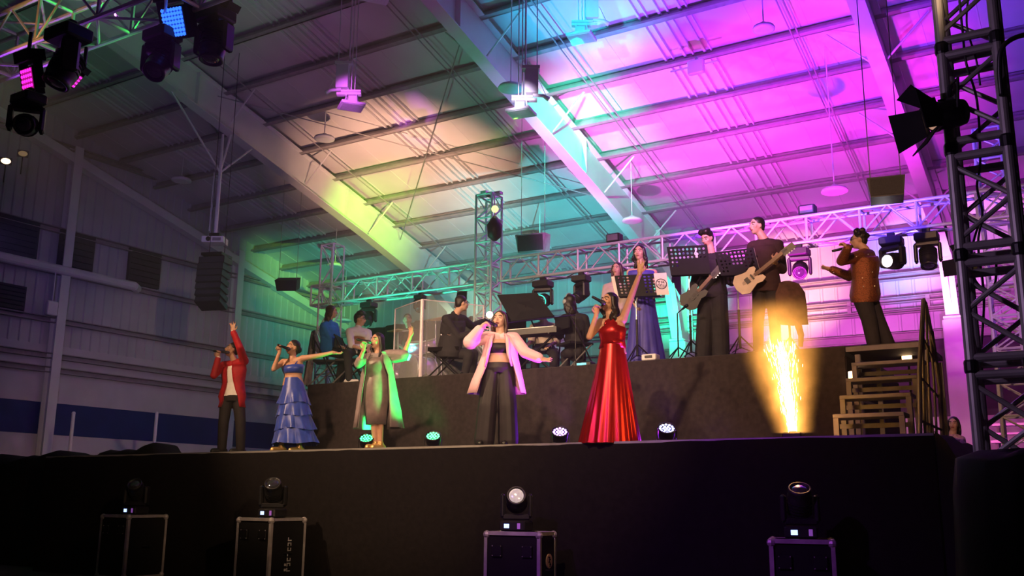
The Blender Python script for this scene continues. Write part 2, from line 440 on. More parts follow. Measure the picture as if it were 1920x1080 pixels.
# back wall: ribbed sheet with rails above, a dark gallery recess, a plastered base
m = MB(); prof = []; x = XW
while x < XR + .2: prof += [(x, 0), (x + .3, 0), (x + .325, -.03), (x + .375, -.03)]; x += .4
vs = []
for (xx, dy) in prof: vs += [(xx, YB + dy, 5.55), (xx, YB + dy, zc(YB) + .05)]
m.add(vs, [(2 * i, 2 * i + 1, 2 * i + 3, 2 * i + 2) for i in range(len(prof) - 1)]); struct(m.build('wall_back', M['wall_sheet']))
for z, h in ((7.2, .16), (6.55, .14), (6.22, .1), (5.6, .22)):
    m = MB(); m.box(((XW + XR) / 2, YB - .12, z), (XR - XW, .16, .025)); m.box(((XW + XR) / 2, YB - .05, z - h / 2), (XR - XW, .03, h)); m.box(((XW + XR) / 2, YB - .12, z - h), (XR - XW, .16, .025)); struct(m.build('trim_back', M['purlin_paint']))
for x in range(-22, 9, 2):
    m = MB(); m.box((x + .3, YB - .12, 6.38), (.1, .1, .34)); struct(m.build('trim_back', M['purlin_paint']))
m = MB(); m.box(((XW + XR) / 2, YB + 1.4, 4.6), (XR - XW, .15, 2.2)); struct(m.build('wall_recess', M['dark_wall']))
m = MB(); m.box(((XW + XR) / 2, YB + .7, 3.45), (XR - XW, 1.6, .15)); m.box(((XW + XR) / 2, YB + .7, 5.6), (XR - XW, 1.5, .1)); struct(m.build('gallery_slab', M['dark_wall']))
m = MB(); m.box(((XW + XR) / 2, YB + .05, 1.7), (XR - XW, .2, 3.4)); struct(m.build('wall_back_base', M['wall_plaster']))
# diagonal bracing rods in the roof plane and at the knees
for a, b in (((-17.9, 15.2), (-10.5, 22.6)), ((-17.9, 22.6), (-10.5, 15.2))):
    m = MB(); m.tube([(a[0], a[1], zb(a[1]) + .6), (b[0], b[1], zb(b[1]) + .6)], .014, 6); struct(m.build('ceiling_brace', M['steel_grey']))
for x in (-18, -10.36, -3.04):
    for y in (15.6, 18.4, 21.1, 23.8):
        for sx in (-1, 1):
            m = MB(); m.tube([(x + sx * .12, y, zb(y) + .05), (x + sx * .95, y, zc(y) - .24)], .022, 6); struct(m.build('ceiling_brace', M['beam_paint']))

# ------------------------------------------------------------------ stage
ZS, YL, ZR, YR = 1.85, 9.95, 3.12, 12.4
XS0, XS1 = -15.2, -1.42
m = MB(); m.box(((XS0 + XS1) / 2, (YL + 16.2) / 2, ZS - .06), (XS1 - XS0, 16.2 - YL, .12)); stage = m.build('stage_platform', M['deck_ply']); tag(stage, 'wide low front stage platform with a dark deck and black skirt', 'stage')
def skirt(name, x0, x1, y, z0, z1, matk, amp, parent, nx=260, seed=1, jit=.0):
    rn = random.Random(seed); ph = [rn.uniform(0, 6.28) for _ in range(8)]
    m = MB(); vs = []; fs = []; zs = [z0, z0 + (z1 - z0) * .35, z0 + (z1 - z0) * .7, z1 - .02, z1]
    for i in range(nx + 1):
        x = x0 + (x1 - x0) * i / nx
        w = sum(math.sin(x * f + p) * a for f, p, a in ((2.1, ph[0], .5), (5.3, ph[1], .35), (9.7, ph[2], .25), (.7, ph[3], .5), (17, ph[4], .1)))
        for j, z in enumerate(zs):
            k = (1, .9, .6, .25, .1)[j]; vs.append((x, y - .02 - amp * (1.2 + w) * k, z))
    n = len(zs)
    for i in range(nx):
        for j in range(n - 1): a = i * n + j; fs.append((a, a + n, a + n + 1, a + 1))
    m.add(vs, fs); return m.build(name, M[matk], parent, smooth=True)
skirt('skirt', XS0, XS1, YL, .01, ZS - .012, 'black_cloth', .03, stage, seed=3)
m = MB(); m.box((XS1 - .02, 13.0, .87), (.03, 6.0, 1.7)); m.build('side_panel', M['matt_black'], stage)
m = MB(); m.box(((XS0 + XS1) / 2, YL - .012, ZS - .012), (XS1 - XS0, .03, .026)); m.build('edge_trim', M['steel_grey'], stage)
XR0, XR1 = -11.72, -2.72
m = MB(); m.box(((XR0 + XR1) / 2, (YR + 15.6) / 2, ZR - .06), (XR1 - XR0, 15.6 - YR, .12)); riser = m.build('stage_riser', M['deck_ply']); tag(riser, 'raised rear band platform behind the singers with grey-brown cloth front', 'stage')
skirt('skirt', XR0, XR1, YR, ZS + .005, ZR - .01, 'riser_cloth', .035, riser, seed=5)
m = MB(); m.box((XR0 + .02, 14.2, (ZS + ZR) / 2 - .05), (.04, 3.5, ZR - ZS - .1)); m.build('side_panel', M['riser_cloth'], riser); m = MB(); m.box((XR1 - .02, 14.2, (ZS + ZR) / 2 - .05), (.04, 3.5, ZR - ZS - .1)); m.build('side_panel', M['riser_cloth'], riser)
# black cloths: over the right stage corner, a low draped row at the left end
m = MB(); rows = []
for k in range(9):
    t = k / 8; y = YL - .06 + t * 3.2
    top = ZS + .02 - .02 * math.sin(k * 1.7)
    rows.append([(XS1 + .015, y, top), (XS1 + .12, y - .1, top - .1), (XS1 + .35 + .04 * math.sin(k * 2), y - .2, top - .55), (XS1 + .55 + .05 * math.sin(k * 1.3), y - .25, top - 1.1), (XS1 + .7, y - .25, .01)])
m.add([p for r in rows for p in r], [(i * 5 + j, i * 5 + j + 1, i * 5 + j + 6, i * 5 + j + 5) for i in range(8) for j in range(4)])
m.add([rows[0][0], rows[0][1], rows[0][2], rows[0][3], rows[0][4], (XS1 + .03, YL - .08, .01)], [(0, 1, 2, 3, 4, 5)])
tag(m.build('black_drape', M['matt_black'], smooth=True), 'black cloth sagging over the right end of the front stage', 'drape')
m = MB(); rn = random.Random(4); vs = []; N = 60
for i in range(N + 1):
    x = -20.5 + 5.25 * i / N; h = 1.93 + .05 * math.sin(x * 3) + .035 * math.sin(x * 7.3)
    vs += [(x, 10.5, 0.01), (x, 10.55, h - .08), (x, 10.8, h), (x, 11.3, h - .03), (x, 11.4, 0.01)]
m.add(vs, [(5 * i + j, 5 * i + 5 + j, 5 * i + 6 + j, 5 * i + 1 + j) for i in range(N) for j in range(4)])
tag(m.build('black_drape', M['matt_black'], smooth=True), 'long black cloth over low cases at the far left of the stage', 'drape')
m = MB(); vs = []
for i in range(25):
    x = -15.15 + 1.75 * i / 24; e = min(1, i / 3, (24 - i) / 3); h = ZS + .004 + e * (.17 + .03 * math.sin(x * 9) + .05 * math.sin(x * 4))
    vs += [(x, 10.75, ZS + .004), (x, 10.8, h - .05 * e), (x, 10.95, h), (x, 11.3, h - .02 * e), (x, 11.4, ZS + .004)]
m.add(vs, [(5 * i + j, 5 * i + 5 + j, 5 * i + 6 + j, 5 * i + 1 + j) for i in range(24) for j in range(4)])
tag(m.build('black_drape', M['matt_black'], smooth=True), 'low black cloth bundle on the deck behind the man in the red blazer', 'drape')
# black backdrop behind the drums
m = MB(); vs = []; N = 90
for i in range(N + 1):
    x = -13.4 + 3.9 * i / N; w = .06 * math.sin(x * 9) + .03 * math.sin(x * 23)
    vs += [(x, 15.95 + w, ZS + .002), (x, 15.95 + w, 4.82 + .02 * math.sin(x * 2))]
m.add(vs, [(2 * i, 2 * i + 2, 2 * i + 3, 2 * i + 1) for i in range(N)])
tag(m.build('black_curtain', M['black_cloth'], smooth=True), 'black backdrop curtain hanging behind the drum shield', 'curtain')

# ------------------------------------------------------------------ trusses
def rod_obj(name, p, q, r, parent, mk_, n=8):
    return MB().tube([p, q], r, n).build(name, M[mk_], parent)
def truss(name, a, axis, side, up, length, w, h, pitch, r, label, mk_='alu_matt', zig=True, double_at=(), skip=(), cat='truss'):
    """box truss: four chords, lattice on every face; every brace is a part"""
    a = V(a); ax = unit(axis); sd = unit(side) * w; u = unit(up) * h
    t = thing(name, a, label, cat)
    for i in (0, 1):
        for j in (0, 1):
            p = a + sd * i + u * j; rod_obj('chord', p, p + ax * length, r, t, mk_)
    n = max(1, round(length / pitch)); s = length / n
    for (o, d) in ((V((0, 0, 0)), u), (sd, u), (V((0, 0, 0)), sd), (u, sd)):
        me = {}
        for k in range(n + 1):
            p = a + o + ax * (s * k); rod_obj('strut', p, p + d, r * .8, t, mk_, 6)
        for k in range(n):
            p = a + o + ax * (s * k)
            rod_obj('brace', p, p + d + ax * (s / 2), r * .55, t, mk_, 6); rod_obj('brace', p + d + ax * (s / 2), p + ax * s, r * .55, t, mk_, 6)
    return t
BT = 15.0
truss('lighting_truss', (-14.25, BT, 5.22), (1, 0, 0), (0, 1, 0), (0, 0, 1), 8.4 - 3.9, .34, .42, .86, .026, 'left run of aluminium truss behind the band, lit green')
truss('lighting_truss', (-9.46, BT, 5.22), (1, 0, 0), (0, 1, 0), (0, 0, 1), 10.6, .34, .42, .82, .026, 'right run of aluminium truss behind the band, lit pink')
truss('truss_tower', (-10.03, BT - .02, 3.14), (0, 0, 1), (0, 1, 0), (1, 0, 0), 3.85, .36, .36, .48, .024, 'aluminium truss tower rising behind the pianist', cat='tower')
truss('truss_tower', (-14.0, BT - .02, 1.86), (0, 0, 1), (0, 1, 0), (1, 0, 0), 4.65, .34, .34, .9, .02, 'thin truss tower at the left end of the rear truss', cat='tower')
truss('truss_tower', (-1.30, BT + .5, 0.02), (0, 0, 1), (0, 1, 0), (1, 0, 0), 6.75, .36, .36, .5, .024, 'pale truss tower seen through the dark one, lit purple', cat='tower')
truss('lighting_truss', (-16.5, 5.75, 6.2), (1, 0, 0), (0, 1, 0), (0, 0, 1), 15.5, .42, .55, 1.1, .028, 'front lighting truss above the hall, at the upper left corner')
m = MB(); m.box((-9.85, BT + .16, 7.02), (.56, .12, .05)); m.box((-9.85, BT + .16, 7.02), (.12, .44, .05)); tag(m.build('tower_cap', M['alu_matt']), 'flat metal head plate on top of the middle truss tower', 'plate')
# foreground tower
D0 = 4.62
pl = PD(1797, 430, D0); pl.z = 0
tw = thing('truss_tower', (pl.x, pl.y, 0.0), 'dark foreground truss tower at the right edge of the stage', 'tower')
sp, rr = .245, .0255
for i in (0, 1):
    for j in (0, 1): rod_obj('chord', (pl.x + sp * i, pl.y + sp * j, .02), (pl.x + sp * i, pl.y + sp * j, 4.6), rr, tw, 'steel_grey', 14)
m = MB(); m.box((pl.x + sp / 2, pl.y + sp / 2, .01), (.6, .6, .02)); m.build('base_plate', M['steel_grey'], tw)
z = 1.02; cell = .53; k = 0
def face(p, q, z0, z1, par):
    p, q = V(p), V(q)
    at = lambda o, z: V((o.x, o.y, z))
    rod_obj('crossbar', at(p, z0 + .04), at(q, z0 + .04), .021, tw, 'steel_grey', 10); rod_obj('crossbar', at(p, z1 - .04), at(q, z1 - .04), .021, tw, 'steel_grey', 10)
    zm = (z0 + z1) / 2; a, b = (p, q) if par else (q, p)
    rod_obj('brace', at(a, z0 + .08), at(b, zm), .0125, tw, 'steel_grey', 8); rod_obj('brace', at(b, zm), at(a, z1 - .08), .0125, tw, 'steel_grey', 8)
for k in range(8):
    z0 = .23 + k * cell; z1 = z0 + cell
    A, B, D, E = V((pl.x, pl.y, 0)), V((pl.x + sp, pl.y, 0)), V((pl.x, pl.y + sp, 0)), V((pl.x + sp, pl.y + sp, 0))
    face(A, B, z0, z1, k % 2 == 0); face(D, E, z0, z1, k % 2 == 1); face(A, D, z0, z1, k % 2 == 0); face(B, E, z0, z1, k % 2 == 1)
    for q in (A, B):
        MB().lathe((q.x, q.y, z1 - .03), (0, 0, 1), [(rr + .004, 0), (rr + .007, .01), (rr + .007, .05), (rr + .004, .06)], 14).build('coupler', M['black_metal'], tw)
# cables along it
def cable(name, pts, r, label, mk_='black_plastic', cat='cable'):
    P = [V(p) for p in pts]; out = []
    for i in range(len(P) - 1):
        p0, p1, p2, p3 = P[max(i - 1, 0)], P[i], P[i + 1], P[min(i + 2, len(P) - 1)]
        for s in range(6):
            t = s / 6; out.append(.5 * ((2 * p1) + (p2 - p0) * t + (2 * p0 - 5 * p1 + 4 * p2 - p3) * t * t + (3 * p1 - p0 - 3 * p2 + p3) * t ** 3))
    out.append(P[-1]); return tag(MB().tube(out, r, 7).build(name, M[mk_], smooth=True), label, cat)
cable('power_cable', [PD(x, y, d) for x, y, d in ((1798, -10, 4.8), (1805, 60, 4.8), (1812, 120, 4.75), (1832, 190, 4.78), (1838, 300, 4.78), (1832, 350, 4.76), (1842, 400, 4.78), (1834, 460, 4.8), (1845, 560, 4.8), (1838, 700, 4.8), (1850, 800, 4.8))], .006, 'thin black cable hanging down inside the dark foreground tower')
cable('power_cable', [PD(x, y, d) for x, y, d in ((1816, -10, 4.8), (1813, 50, 4.8), (1830, 110, 4.8), (1838, 160, 4.8))], .005, 'short loose black cable inside the top of the foreground tower')
cable('power_cable', [PD(x, y, 4.6) for x, y in ((1935, 62), (1900, 72), (1878, 92), (1874, 130), (1878, 180))], .012, 'thick black cable curving onto the outside of the foreground tower')
cable('power_cable', [PD(x, y, 4.85) for x, y in ((1835, 420), (1822, 470), (1826, 520), (1850, 545), (1866, 530), (1868, 480))], .006, 'looped black cable behind the middle of the foreground tower')
# fresnel lamp with barn doors on the tower
def barn_lamp():
    o = PD(1770, 216, 4.72)
    f = unit(RT * -.95 - FW * .02 - UP * .17); S = .82
    t = thing('stage_lamp', o, 'black stage lamp with open barn doors clamped to the foreground tower', 'lamp')
    a, b = frame(f); f = f * S; a = a * S; b = b * S
    MB().lathe(o - f * .13, f, [(r_ * S, h_ * S) for r_, h_ in ((.03, 0), (.075, .01), (.085, .05), (.085, .17), (.092, .175), (.092, .20), (.078, .205))], 20).build('housing', M['black_metal'], t, True)
    MB().lathe(o + f * .06, f, [(r_ * S, h_ * S) for r_, h_ in ((.077, 0), (.074, .018), (.05, .028), (.001, .032))], 20).build('lens', mat('warm_glass', (.75, .5, .35), .25, emit=.35, ecol=(1, .55, .35)), t, True)
    fr = MB()
    for s1 in (-1, 1): fr.obox(o + f * .08 + a * s1 * .085, a * .006, b * .09, f * .012); fr.obox(o + f * .08 + b * s1 * .085, a * .09, b * .006, f * .012)
    fr.build('door_frame', M['black_metal'], t)
    for i, (s, e, wa, wb, L) in enumerate(((a, b, .085, .125, .19), (-a, b, .085, .125, .19), (b, a, .06, .11, .15), (-b, a, .06, .11, .15))):
        h = o + f * .085 + s * .085; dd = unit(f * .75 + s * .66); n = unit(dd.cross(e)); dd = dd * S
        q = [h + e * wa, h - e * wa, h + dd * L - e * wb, h + dd * L + e * wb]
        MB().add([p + n * .003 for p in q] + [p - n * .003 for p in q], [(0, 1, 2, 3), (7, 6, 5, 4)] + [(j, j + 4, (j + 1) % 4 + 4, (j + 1) % 4) for j in range(4)]).build('barn_door', M['matt_black'], t)
    y0, y1 = o + b * .11 - f * .04, V((pl.x, pl.y, o.z + .06))
    MB().tube([o + a * .10 - f * .04, o + a * .10 + UP * .14 - f * .04, o - a * .10 + UP * .14 - f * .04, o - a * .10 - f * .04], .008, 6).build('yoke', M['black_metal'], t)
    MB().tube([o + UP * .14 - f * .04, y1], .012, 8).box(y1, (.07, .07, .05)).build('clamp', M['black_metal'], t)
barn_lamp()

# ------------------------------------------------------------------ moving heads
mk('lens_dark', (.25, .25, .30), .05, .9, var=.3, scale=30)
SCREEN = mat('blue_screen', (.2, .3, 1), .3, emit=2.2, ecol=(.32, .45, 1))
def moving_head(loc, label, tilt=.6, pan=0., hang=False, sc=1., lens=None, rot=0., group=None, ring=False):
    """base, yoke and tilting head; f is the direction of the lens"""
    t = thing('moving_head', loc, label, 'stage light', group)
    Rz = Matrix.Rotation(rot, 3, 'Z'); s = -1 if hang else 1
    def P(x, y, z): q = Rz @ V((x * sc, y * sc, 0)); return V(loc) + q + V((0, 0, z * sc * s))
    def B(mb, c, sz, bev=.008): mb.box(V((0, 0, 0)), [k * sc for k in sz], bev=bev * sc); n = 32; p = P(*c); 
    def boxat(c, sz, bev=.012):
        mb = MB(); mb.box((0, 0, 0), [k * sc for k in sz], bev=bev * sc); p = P(*c); mb.v = [tuple(Rz @ V(v) + p) for v in mb.v]; return mb
    bs = boxat((0, 0, .055), (.30, .24, .11), .015).build('base', M['black_plastic'], t)
    if not hang:
        boxat((-.06, -.122, .055), (.06, .006, .045), .001).build('display', SCREEN, bs)
        boxat((.085, -.122, .055), (.035, .006, .06), .001).build('control_panel', mat('purple_panel', (.3, .12, .45), .4, emit=.25, ecol=(.5, .15, .8)), bs)
    else:
        boxat((0, 0, -.035), (.10, .06, .07), .006).build('clamp', M['black_metal'], t)
    Rp = Matrix.Rotation(pan, 3, 'Z') @ Rz
    def Q(x, y, z): q = Rp @ V((x * sc, y * sc, 0)); return V(loc) + q + V((0, 0, z * sc * s))
    yb = MB(); yb.box((0, 0, 0), (.30 * sc, .12 * sc, .06 * sc), bev=.012 * sc); p = Q(0, 0, .15); yb.v = [tuple(Rp @ V(v) + p) for v in yb.v]; yk = yb.build('yoke', M['black_plastic'], t)
    for sx in (-1, 1):
        mb = MB(); mb.box((0, 0, 0), (.05 * sc, .14 * sc, .26 * sc), bev=.02 * sc); p = Q(sx * .15, 0, .27); mb.v = [tuple(Rp @ V(v) + p) for v in mb.v]; mb.build('yoke_arm', M['black_plastic'], yk)
    c = Q(0, 0, .33); f = unit(Rp @ V((0, -math.cos(tilt), 0)) + V((0, 0, s * math.sin(tilt))))
    r = sc
    hd = MB().lathe(c - f * .15 * r, f, [(.03 * r, 0), (.085 * r, .01 * r), (.105 * r, .06 * r), (.115 * r, .14 * r), (.112 * r, .22 * r), (.10 * r, .26 * r), (.105 * r, .265 * r), (.105 * r, .30 * r), (.088 * r, .302 * r), (.084 * r, .285 * r)], 22).build('head', M['black_plastic'], t, True)
    MB().lathe(c + f * .13 * r, f, [(.084 * r, 0), (.075 * r, .012 * r), (.045 * r, .022 * r), (.001, .026 * r)], 22).build('lens', lens or M['lens_dark'], hd, True)
    hb = MB()
    for k in range(5): hb.lathe(c - f * (.11 - .03 * k) * r, f, [(.112 * r, 0), (.118 * r, .002 * r), (.118 * r, .012 * r), (.112 * r, .014 * r)], 18)
    hb.build('cooling_fin', M['matt_black'], hd)
    if ring: MB().tube([c + f * .295 * r + (frame(f)[0] * math.cos(q * PI / 14) + frame(f)[1] * math.sin(q * PI / 14)) * .108 * r for q in range(29)], .007 * r, 6).build('led_ring', mat('ring_teal', (.05, .9, .6), .4, emit=1.4, ecol=(.03, 1, .6)), hd, True)  # teal reflection on the rim, put in as a glowing ring
    return t
mk('case_edge', (.50, .47, .47), .45, .4, var=.2)
def flight_case(loc, rot, w, d, h, label, mark=None, tone='case_purple'):
    t = thing('flight_case', loc, label, 'flight case', 'flight cases before the stage'); Rz = Matrix.Rotation(rot, 3, 'Z')
    def at(mb): mb.v = [tuple(Rz @ V(v) + V(loc)) for v in mb.v]; return mb
    z0 = .1
    at(MB().box((0, 0, z0 + (h - z0) / 2), (w - .03, d - .03, h - z0 - .03))).build('body', M['matt_black'], t)
    for sx in (-1, 1):
        for sy in (-1, 1):
            x, y = sx * w / 2, sy * d / 2
            mb = MB().box((x - sx * .018, y, z0 + (h - z0) / 2), (.036, .006, h - z0)).box((x, y - sy * .018, z0 + (h - z0) / 2), (.006, .036, h - z0)); at(mb).build('edge_rail', M['case_edge'], t)
            for zz in (z0 + .03, h - .03): at(MB().ball((x - sx * .02, y - sy * .02, zz), .042, 8, 6)).build('corner_ball', M['case_edge'], t)
            at(MB().lathe((x - sx * .08, y - sy * .08 - .02, .045), (0, 1, 0), [(.045, 0), (.045, .04)], 12).box((x - sx * .08, y - sy * .08, .075), (.06, .06, .05))).build('caster', M['black_plastic'], t)
    for zz in (z0 + .018, h - .018):
        for sy in (-1, 1): at(MB().box((0, sy * d / 2, zz), (w - .05, .006, .036)).box((0, sy * (d / 2 - .018), zz + (.018 if zz > .5 else -.018)), (w - .05, .036, .006))).build('edge_rail', M['case_edge'], t)
        for sx in (-1, 1): at(MB().box((sx * w / 2, 0, zz), (.006, d - .05, .036))).build('edge_rail', M['case_edge'], t)
    for sx in (-1, 1):
        lt = at(MB().box((sx * w * .27, -d / 2 - .002, h - .2), (.12, .012, .12), bev=.004)).build('latch_plate', M['black_metal'], t)
        for i in (-1, 1):
            for j in (-1, 1): at(MB().ball((sx * w * .27 + i * .05, -d / 2 - .009, h - .2 + j * .05), .006, 6, 4)).build('rivet', M['case_edge'], lt)
    at(MB().tube([(w / 2 + .004, -.07, h * .55), (w / 2 + .03, -.05, h * .55), (w / 2 + .03, .05, h * .55), (w / 2 + .004, .07, h * .55)], .009, 6)).build('handle', M['black_metal'], t)
    pm_ = mat('stencil_paint', (.75, .52, .38), .7, var=.2)
    if mark == 'oval':   # cream oval badge with a black squiggle and bars
        at(MB().lathe((w / 2 - .004, .02, h - .30), (1, 0, 0), [(.001, .013), (.075, .013), (.075, 0)], 24)).build('badge', pm_, t)
        s = MB()
        for k, (yy, zz, ll) in enumerate(((-.02, .04, .03), (.01, .015, .035), (-.015, -.01, .03), (.015, -.035, .035))): s.box((w / 2 + .011, .02 + yy, h - .30 + zz), (.004, ll, .014))
        s.tube([(w / 2 + .012, .02 + .012 * math.sin(q * 1.3), h - .36 + .02 * q) for q in range(6)], .005, 6)
        at(s).build('badge_mark', M['matt_black'], t)
    if mark == 'letters':  # a column of worn stencilled letters
        s = MB(); rn = random.Random(2)
        for k in range(7):
            zz = h - .26 - .062 * k
            s.box((w / 2 + .004, .0, zz), (.004, .014, .044)); s.box((w / 2 + .004, .03, zz + .015 * (1 if k % 2 else -1)), (.004, .05, .012))
            if k % 3: s.box((w / 2 + .004, .05, zz), (.004, .012, .036))
            if k > 4: s.box((w / 2 + .004, -.035, zz), (.004, .03, .03))
        at(s).build('stencil', mat('stencil_grey', (.5, .5, .5), .7), t)
    return t
def case_and_head(x, y, h, rot, w, d, lab, hl, mark, tilt, pan, hx=0, lens=None):
    flight_case((x, y, 0), rot, w, d, h, lab, mark)
    moving_head((x + hx, y, h + .004), hl, tilt, pan, rot=rot, lens=lens)
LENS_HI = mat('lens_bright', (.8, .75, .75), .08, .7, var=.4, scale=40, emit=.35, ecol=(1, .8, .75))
case_and_head(-12.0, 9.3, .955, 0, .60, .66, 'leftmost flight case, almost lost in the dark', 'leftmost moving head on a case, its lens tipped up', None, .7, .5)
case_and_head(-9.30, 9.3, .955, 0, .60, .62, 'flight case with stencilled white letters down its side', 'moving head on the lettered flight case', 'letters', .75, .6)
case_and_head(-5.58, 9.3, .868, .10, .66, .42, 'flight case with a cream oval badge on its side', 'moving head on the badged flight case, lens facing out', 'oval', .35, .42, -.05, LENS_HI)
case_and_head(-2.54, 9.30, .872, .26, .57, .5, 'rightmost flight case below the spark fountain', 'rightmost moving head on a case, lens tipped upward', None, 1.0, .1)

# floor LED cans along the front of the stage
def par_can(px, py, col, label, yaw, n1=7, roll=0):
    p = PY(px, py, YL + .22); loc = V((p.x, YL + .22, ZS)); t = thing('floor_par_light', loc, label, 'stage light', 'LED cans on the stage edge')
    c = V((loc.x, loc.y, ZS + .115)); f = unit(-V((-math.sin(yaw), math.cos(yaw), 0)) * .62 + V((0, 0, .70))); a, b = frame(f)
    MB().lathe(c - f * .10, f, [(.05, 0), (.085, .01), (.095, .06), (.095, .13), (.103, .135), (.103, .15), (.09, .15), (.088, .135)], 22).build('housing', M['black_metal'], t, True)
    br = MB(); br.tube([c + a * .108, c + a * .108 - V((0, 0, .10)), c - a * .108 - V((0, 0, .10)), c - a * .108], .008, 6); br.build('bracket', M['black_metal'], t)
    led = mat('led_' + label.split()[0], col, .3, emit=4, ecol=col); me = MB().ell((0, 0, 0), a * .015, b * .015, f * .008, 8, 6).mesh('led', led)
    MB().lathe(c + f * .03, f, [(.001, .002), (.088, .0)], 18).build('face', mat('led_face_' + label.split()[0], tuple(.5 * q for q in col), .3, emit=1.2, ecol=col), t)
    for k in range(19):
        rr, th = (0, 0) if k == 0 else ((.036, k * PI / 3) if k < 7 else (.072, k * PI / 6))
        q = c + f * .036 + a * rr * math.cos(th) + b * rr * math.sin(th); inst('led', me, t, q - loc)
    return t
par_can(687, 834, (.05, 1, .25), 'green glowing LED can at the feet of the grey-robed singer', .55)
par_can(812, 829, (.08, 1, .28), 'second green LED can standing on the bare stage edge', .55)
par_can(1050, 826, (.55, .3, 1), 'violet glowing LED can left of the red dress', .5)
par_can(1250, 818, (.42, .45, 1), 'bluish violet LED can right of the red dress', .5)

# heads hung under the rear truss
mk('lens_white_on', (1, 1, 1), .2, emit=14, ecol=(1, .9, .95)); mk('lens_teal_on', (.1, 1, .7), .2, emit=6, ecol=(.05, 1, .65))
def hung(px, py, label, tilt, pan, sc=1., lens=None, y=BT + .03, drop=0.):
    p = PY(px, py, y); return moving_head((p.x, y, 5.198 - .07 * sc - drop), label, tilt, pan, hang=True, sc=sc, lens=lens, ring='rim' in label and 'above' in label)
hung(1498, 470, 'moving head hung beside the headstock of the guitar', .5, .2, 1.05)
hung(1672, 462, 'moving head on the rear truss shining white', .15, -.4, 1.1, M['lens_white_on'])
hung(1738, 452, 'rightmost moving head on the rear truss, pointing down', 1.25, .1, 1.1)
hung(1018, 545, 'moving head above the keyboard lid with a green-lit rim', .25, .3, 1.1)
hung(1090, 545, 'dim moving head right of the green-rimmed one', .7, -.5, 1.)
hung(692, 560, 'dark green moving head under the left truss', .9, .4, 1.)
hung(788, 545, 'small dark moving head under the truss above the shield', .9, .4, .7)
MB_ = MB(); pr_ = PY(1018, 560, BT - .1)
# lamps standing on the truss
for (px, lab) in ((1513, 'small black box light on top of the rear truss'), (1150, 'small purple box light on the truss above the blurred hair')):
    p = PY(px, 395 if px > 1300 else 448, BT + .1); z = 5.68
    t = thing('box_light', (p.x, BT + .15, z), lab, 'stage light'); MB().box((p.x, BT + .15, z + .09), (.26, .18, .16), bev=.015).build('housing', M['black_plastic'], t); MB().box((p.x, BT + .055, z + .09), (.2, .01, .11)).build('face', M['glass_lens'], t)
    MB().box((p.x, BT + .15, z + .005), (.12, .1, .03)).build('clamp', M['black_metal'], t)
# LED wash heads under the front truss
def wash(px, py, d, label, col, scale, f, n=5, up=None, emit=6):
    c = PD(px, py, d); f = unit(f); b = unit(UP - f * UP.dot(f)); a = b.cross(f); s = scale
    t = thing('led_wash_light', c, label, 'stage light')
    MB().obox(c - f * .06 * s, a * .17 * s, b * .17 * s, f * .06 * s).build('head', M['matt_black'], t)
    for sx in (-1, 1): MB().obox(c - f * .06 * s + a * sx * .2 * s + b * .08 * s, a * .02 * s, b * .18 * s, f * .05 * s).build('yoke_arm', M['matt_black'], t)
    MB().obox(c - f * .06 * s + b * .30 * s, a * .2 * s, b * .07 * s, f * .11 * s).build('base', M['matt_black'], t)
    MB().tube([c - f * .06 * s + b * .36 * s, c - f * .06 * s + b * .36 * s + V((0, 0, .22))], .02, 8).build('clamp', M['black_metal'], t)
    MB().obox(c + f * .004 * s, a * .15 * s, b * .15 * s, f * .004 * s).build('led_board', mat('board_' + label.split()[0], tuple(q * .4 for q in col), .4, emit=.25, ecol=col), t)
    led = mat('wash_' + label.split()[0], col, .3, emit=emit, ecol=col); me = MB().ell((0, 0, 0), a * .021 * s, b * .021 * s, f * .01 * s, 8, 6).mesh('led', led)
    for i in range(n):
        for j in range(n): inst('led', me, t, f * .012 * s + a * (.062 * s * (i - (n - 1) / 2) * 5 / n) + b * (.062 * s * (j - (n - 1) / 2) * 5 / n))
    return t
wash(326, 42, 10.2, 'blue LED wash light glowing under the front truss', (.03, .16, 1), .98, -FW * .8 - RT * .42 - UP * .22, 7, emit=1.6)
wash(52, 152, 10.2, 'magenta LED wash light glowing at the left edge', (1, .02, .6), .85, -FW * .7 - RT * .6 - UP * .12, 5, emit=1.6)
wash(420, 40, 10.4, 'violet LED wash light turned sideways on the front truss', (.16, .12, 1), .6, -FW * .2 + RT * .8 - UP * .5, 5, emit=1.5)
wash(142, 152, 10.4, 'pink LED wash light turned away behind dark heads', (1, .03, .7), .5, FW * .1 + RT * .75 - UP * .6, 4, emit=1.5)
for (px, py, d, lab, sc, ti, pa) in ((306, 58, 10.3, 'dark moving head under the front truss below the blue light', 1.15, .95, .3), (130, 55, 10.2, 'large dark moving head at the centre of the upper left truss', 1.35, 1.2, -.4), (405, 22, 10.4, 'dark moving head pointing down at the right of the front truss', 1.2, 1.45, .2), (55, 178, 10.0, 'lowest dark moving head below the magenta light', 1.0, .3, .9)):
    moving_head(PD(px, py, d), lab, ti, pa, hang=True, sc=sc)

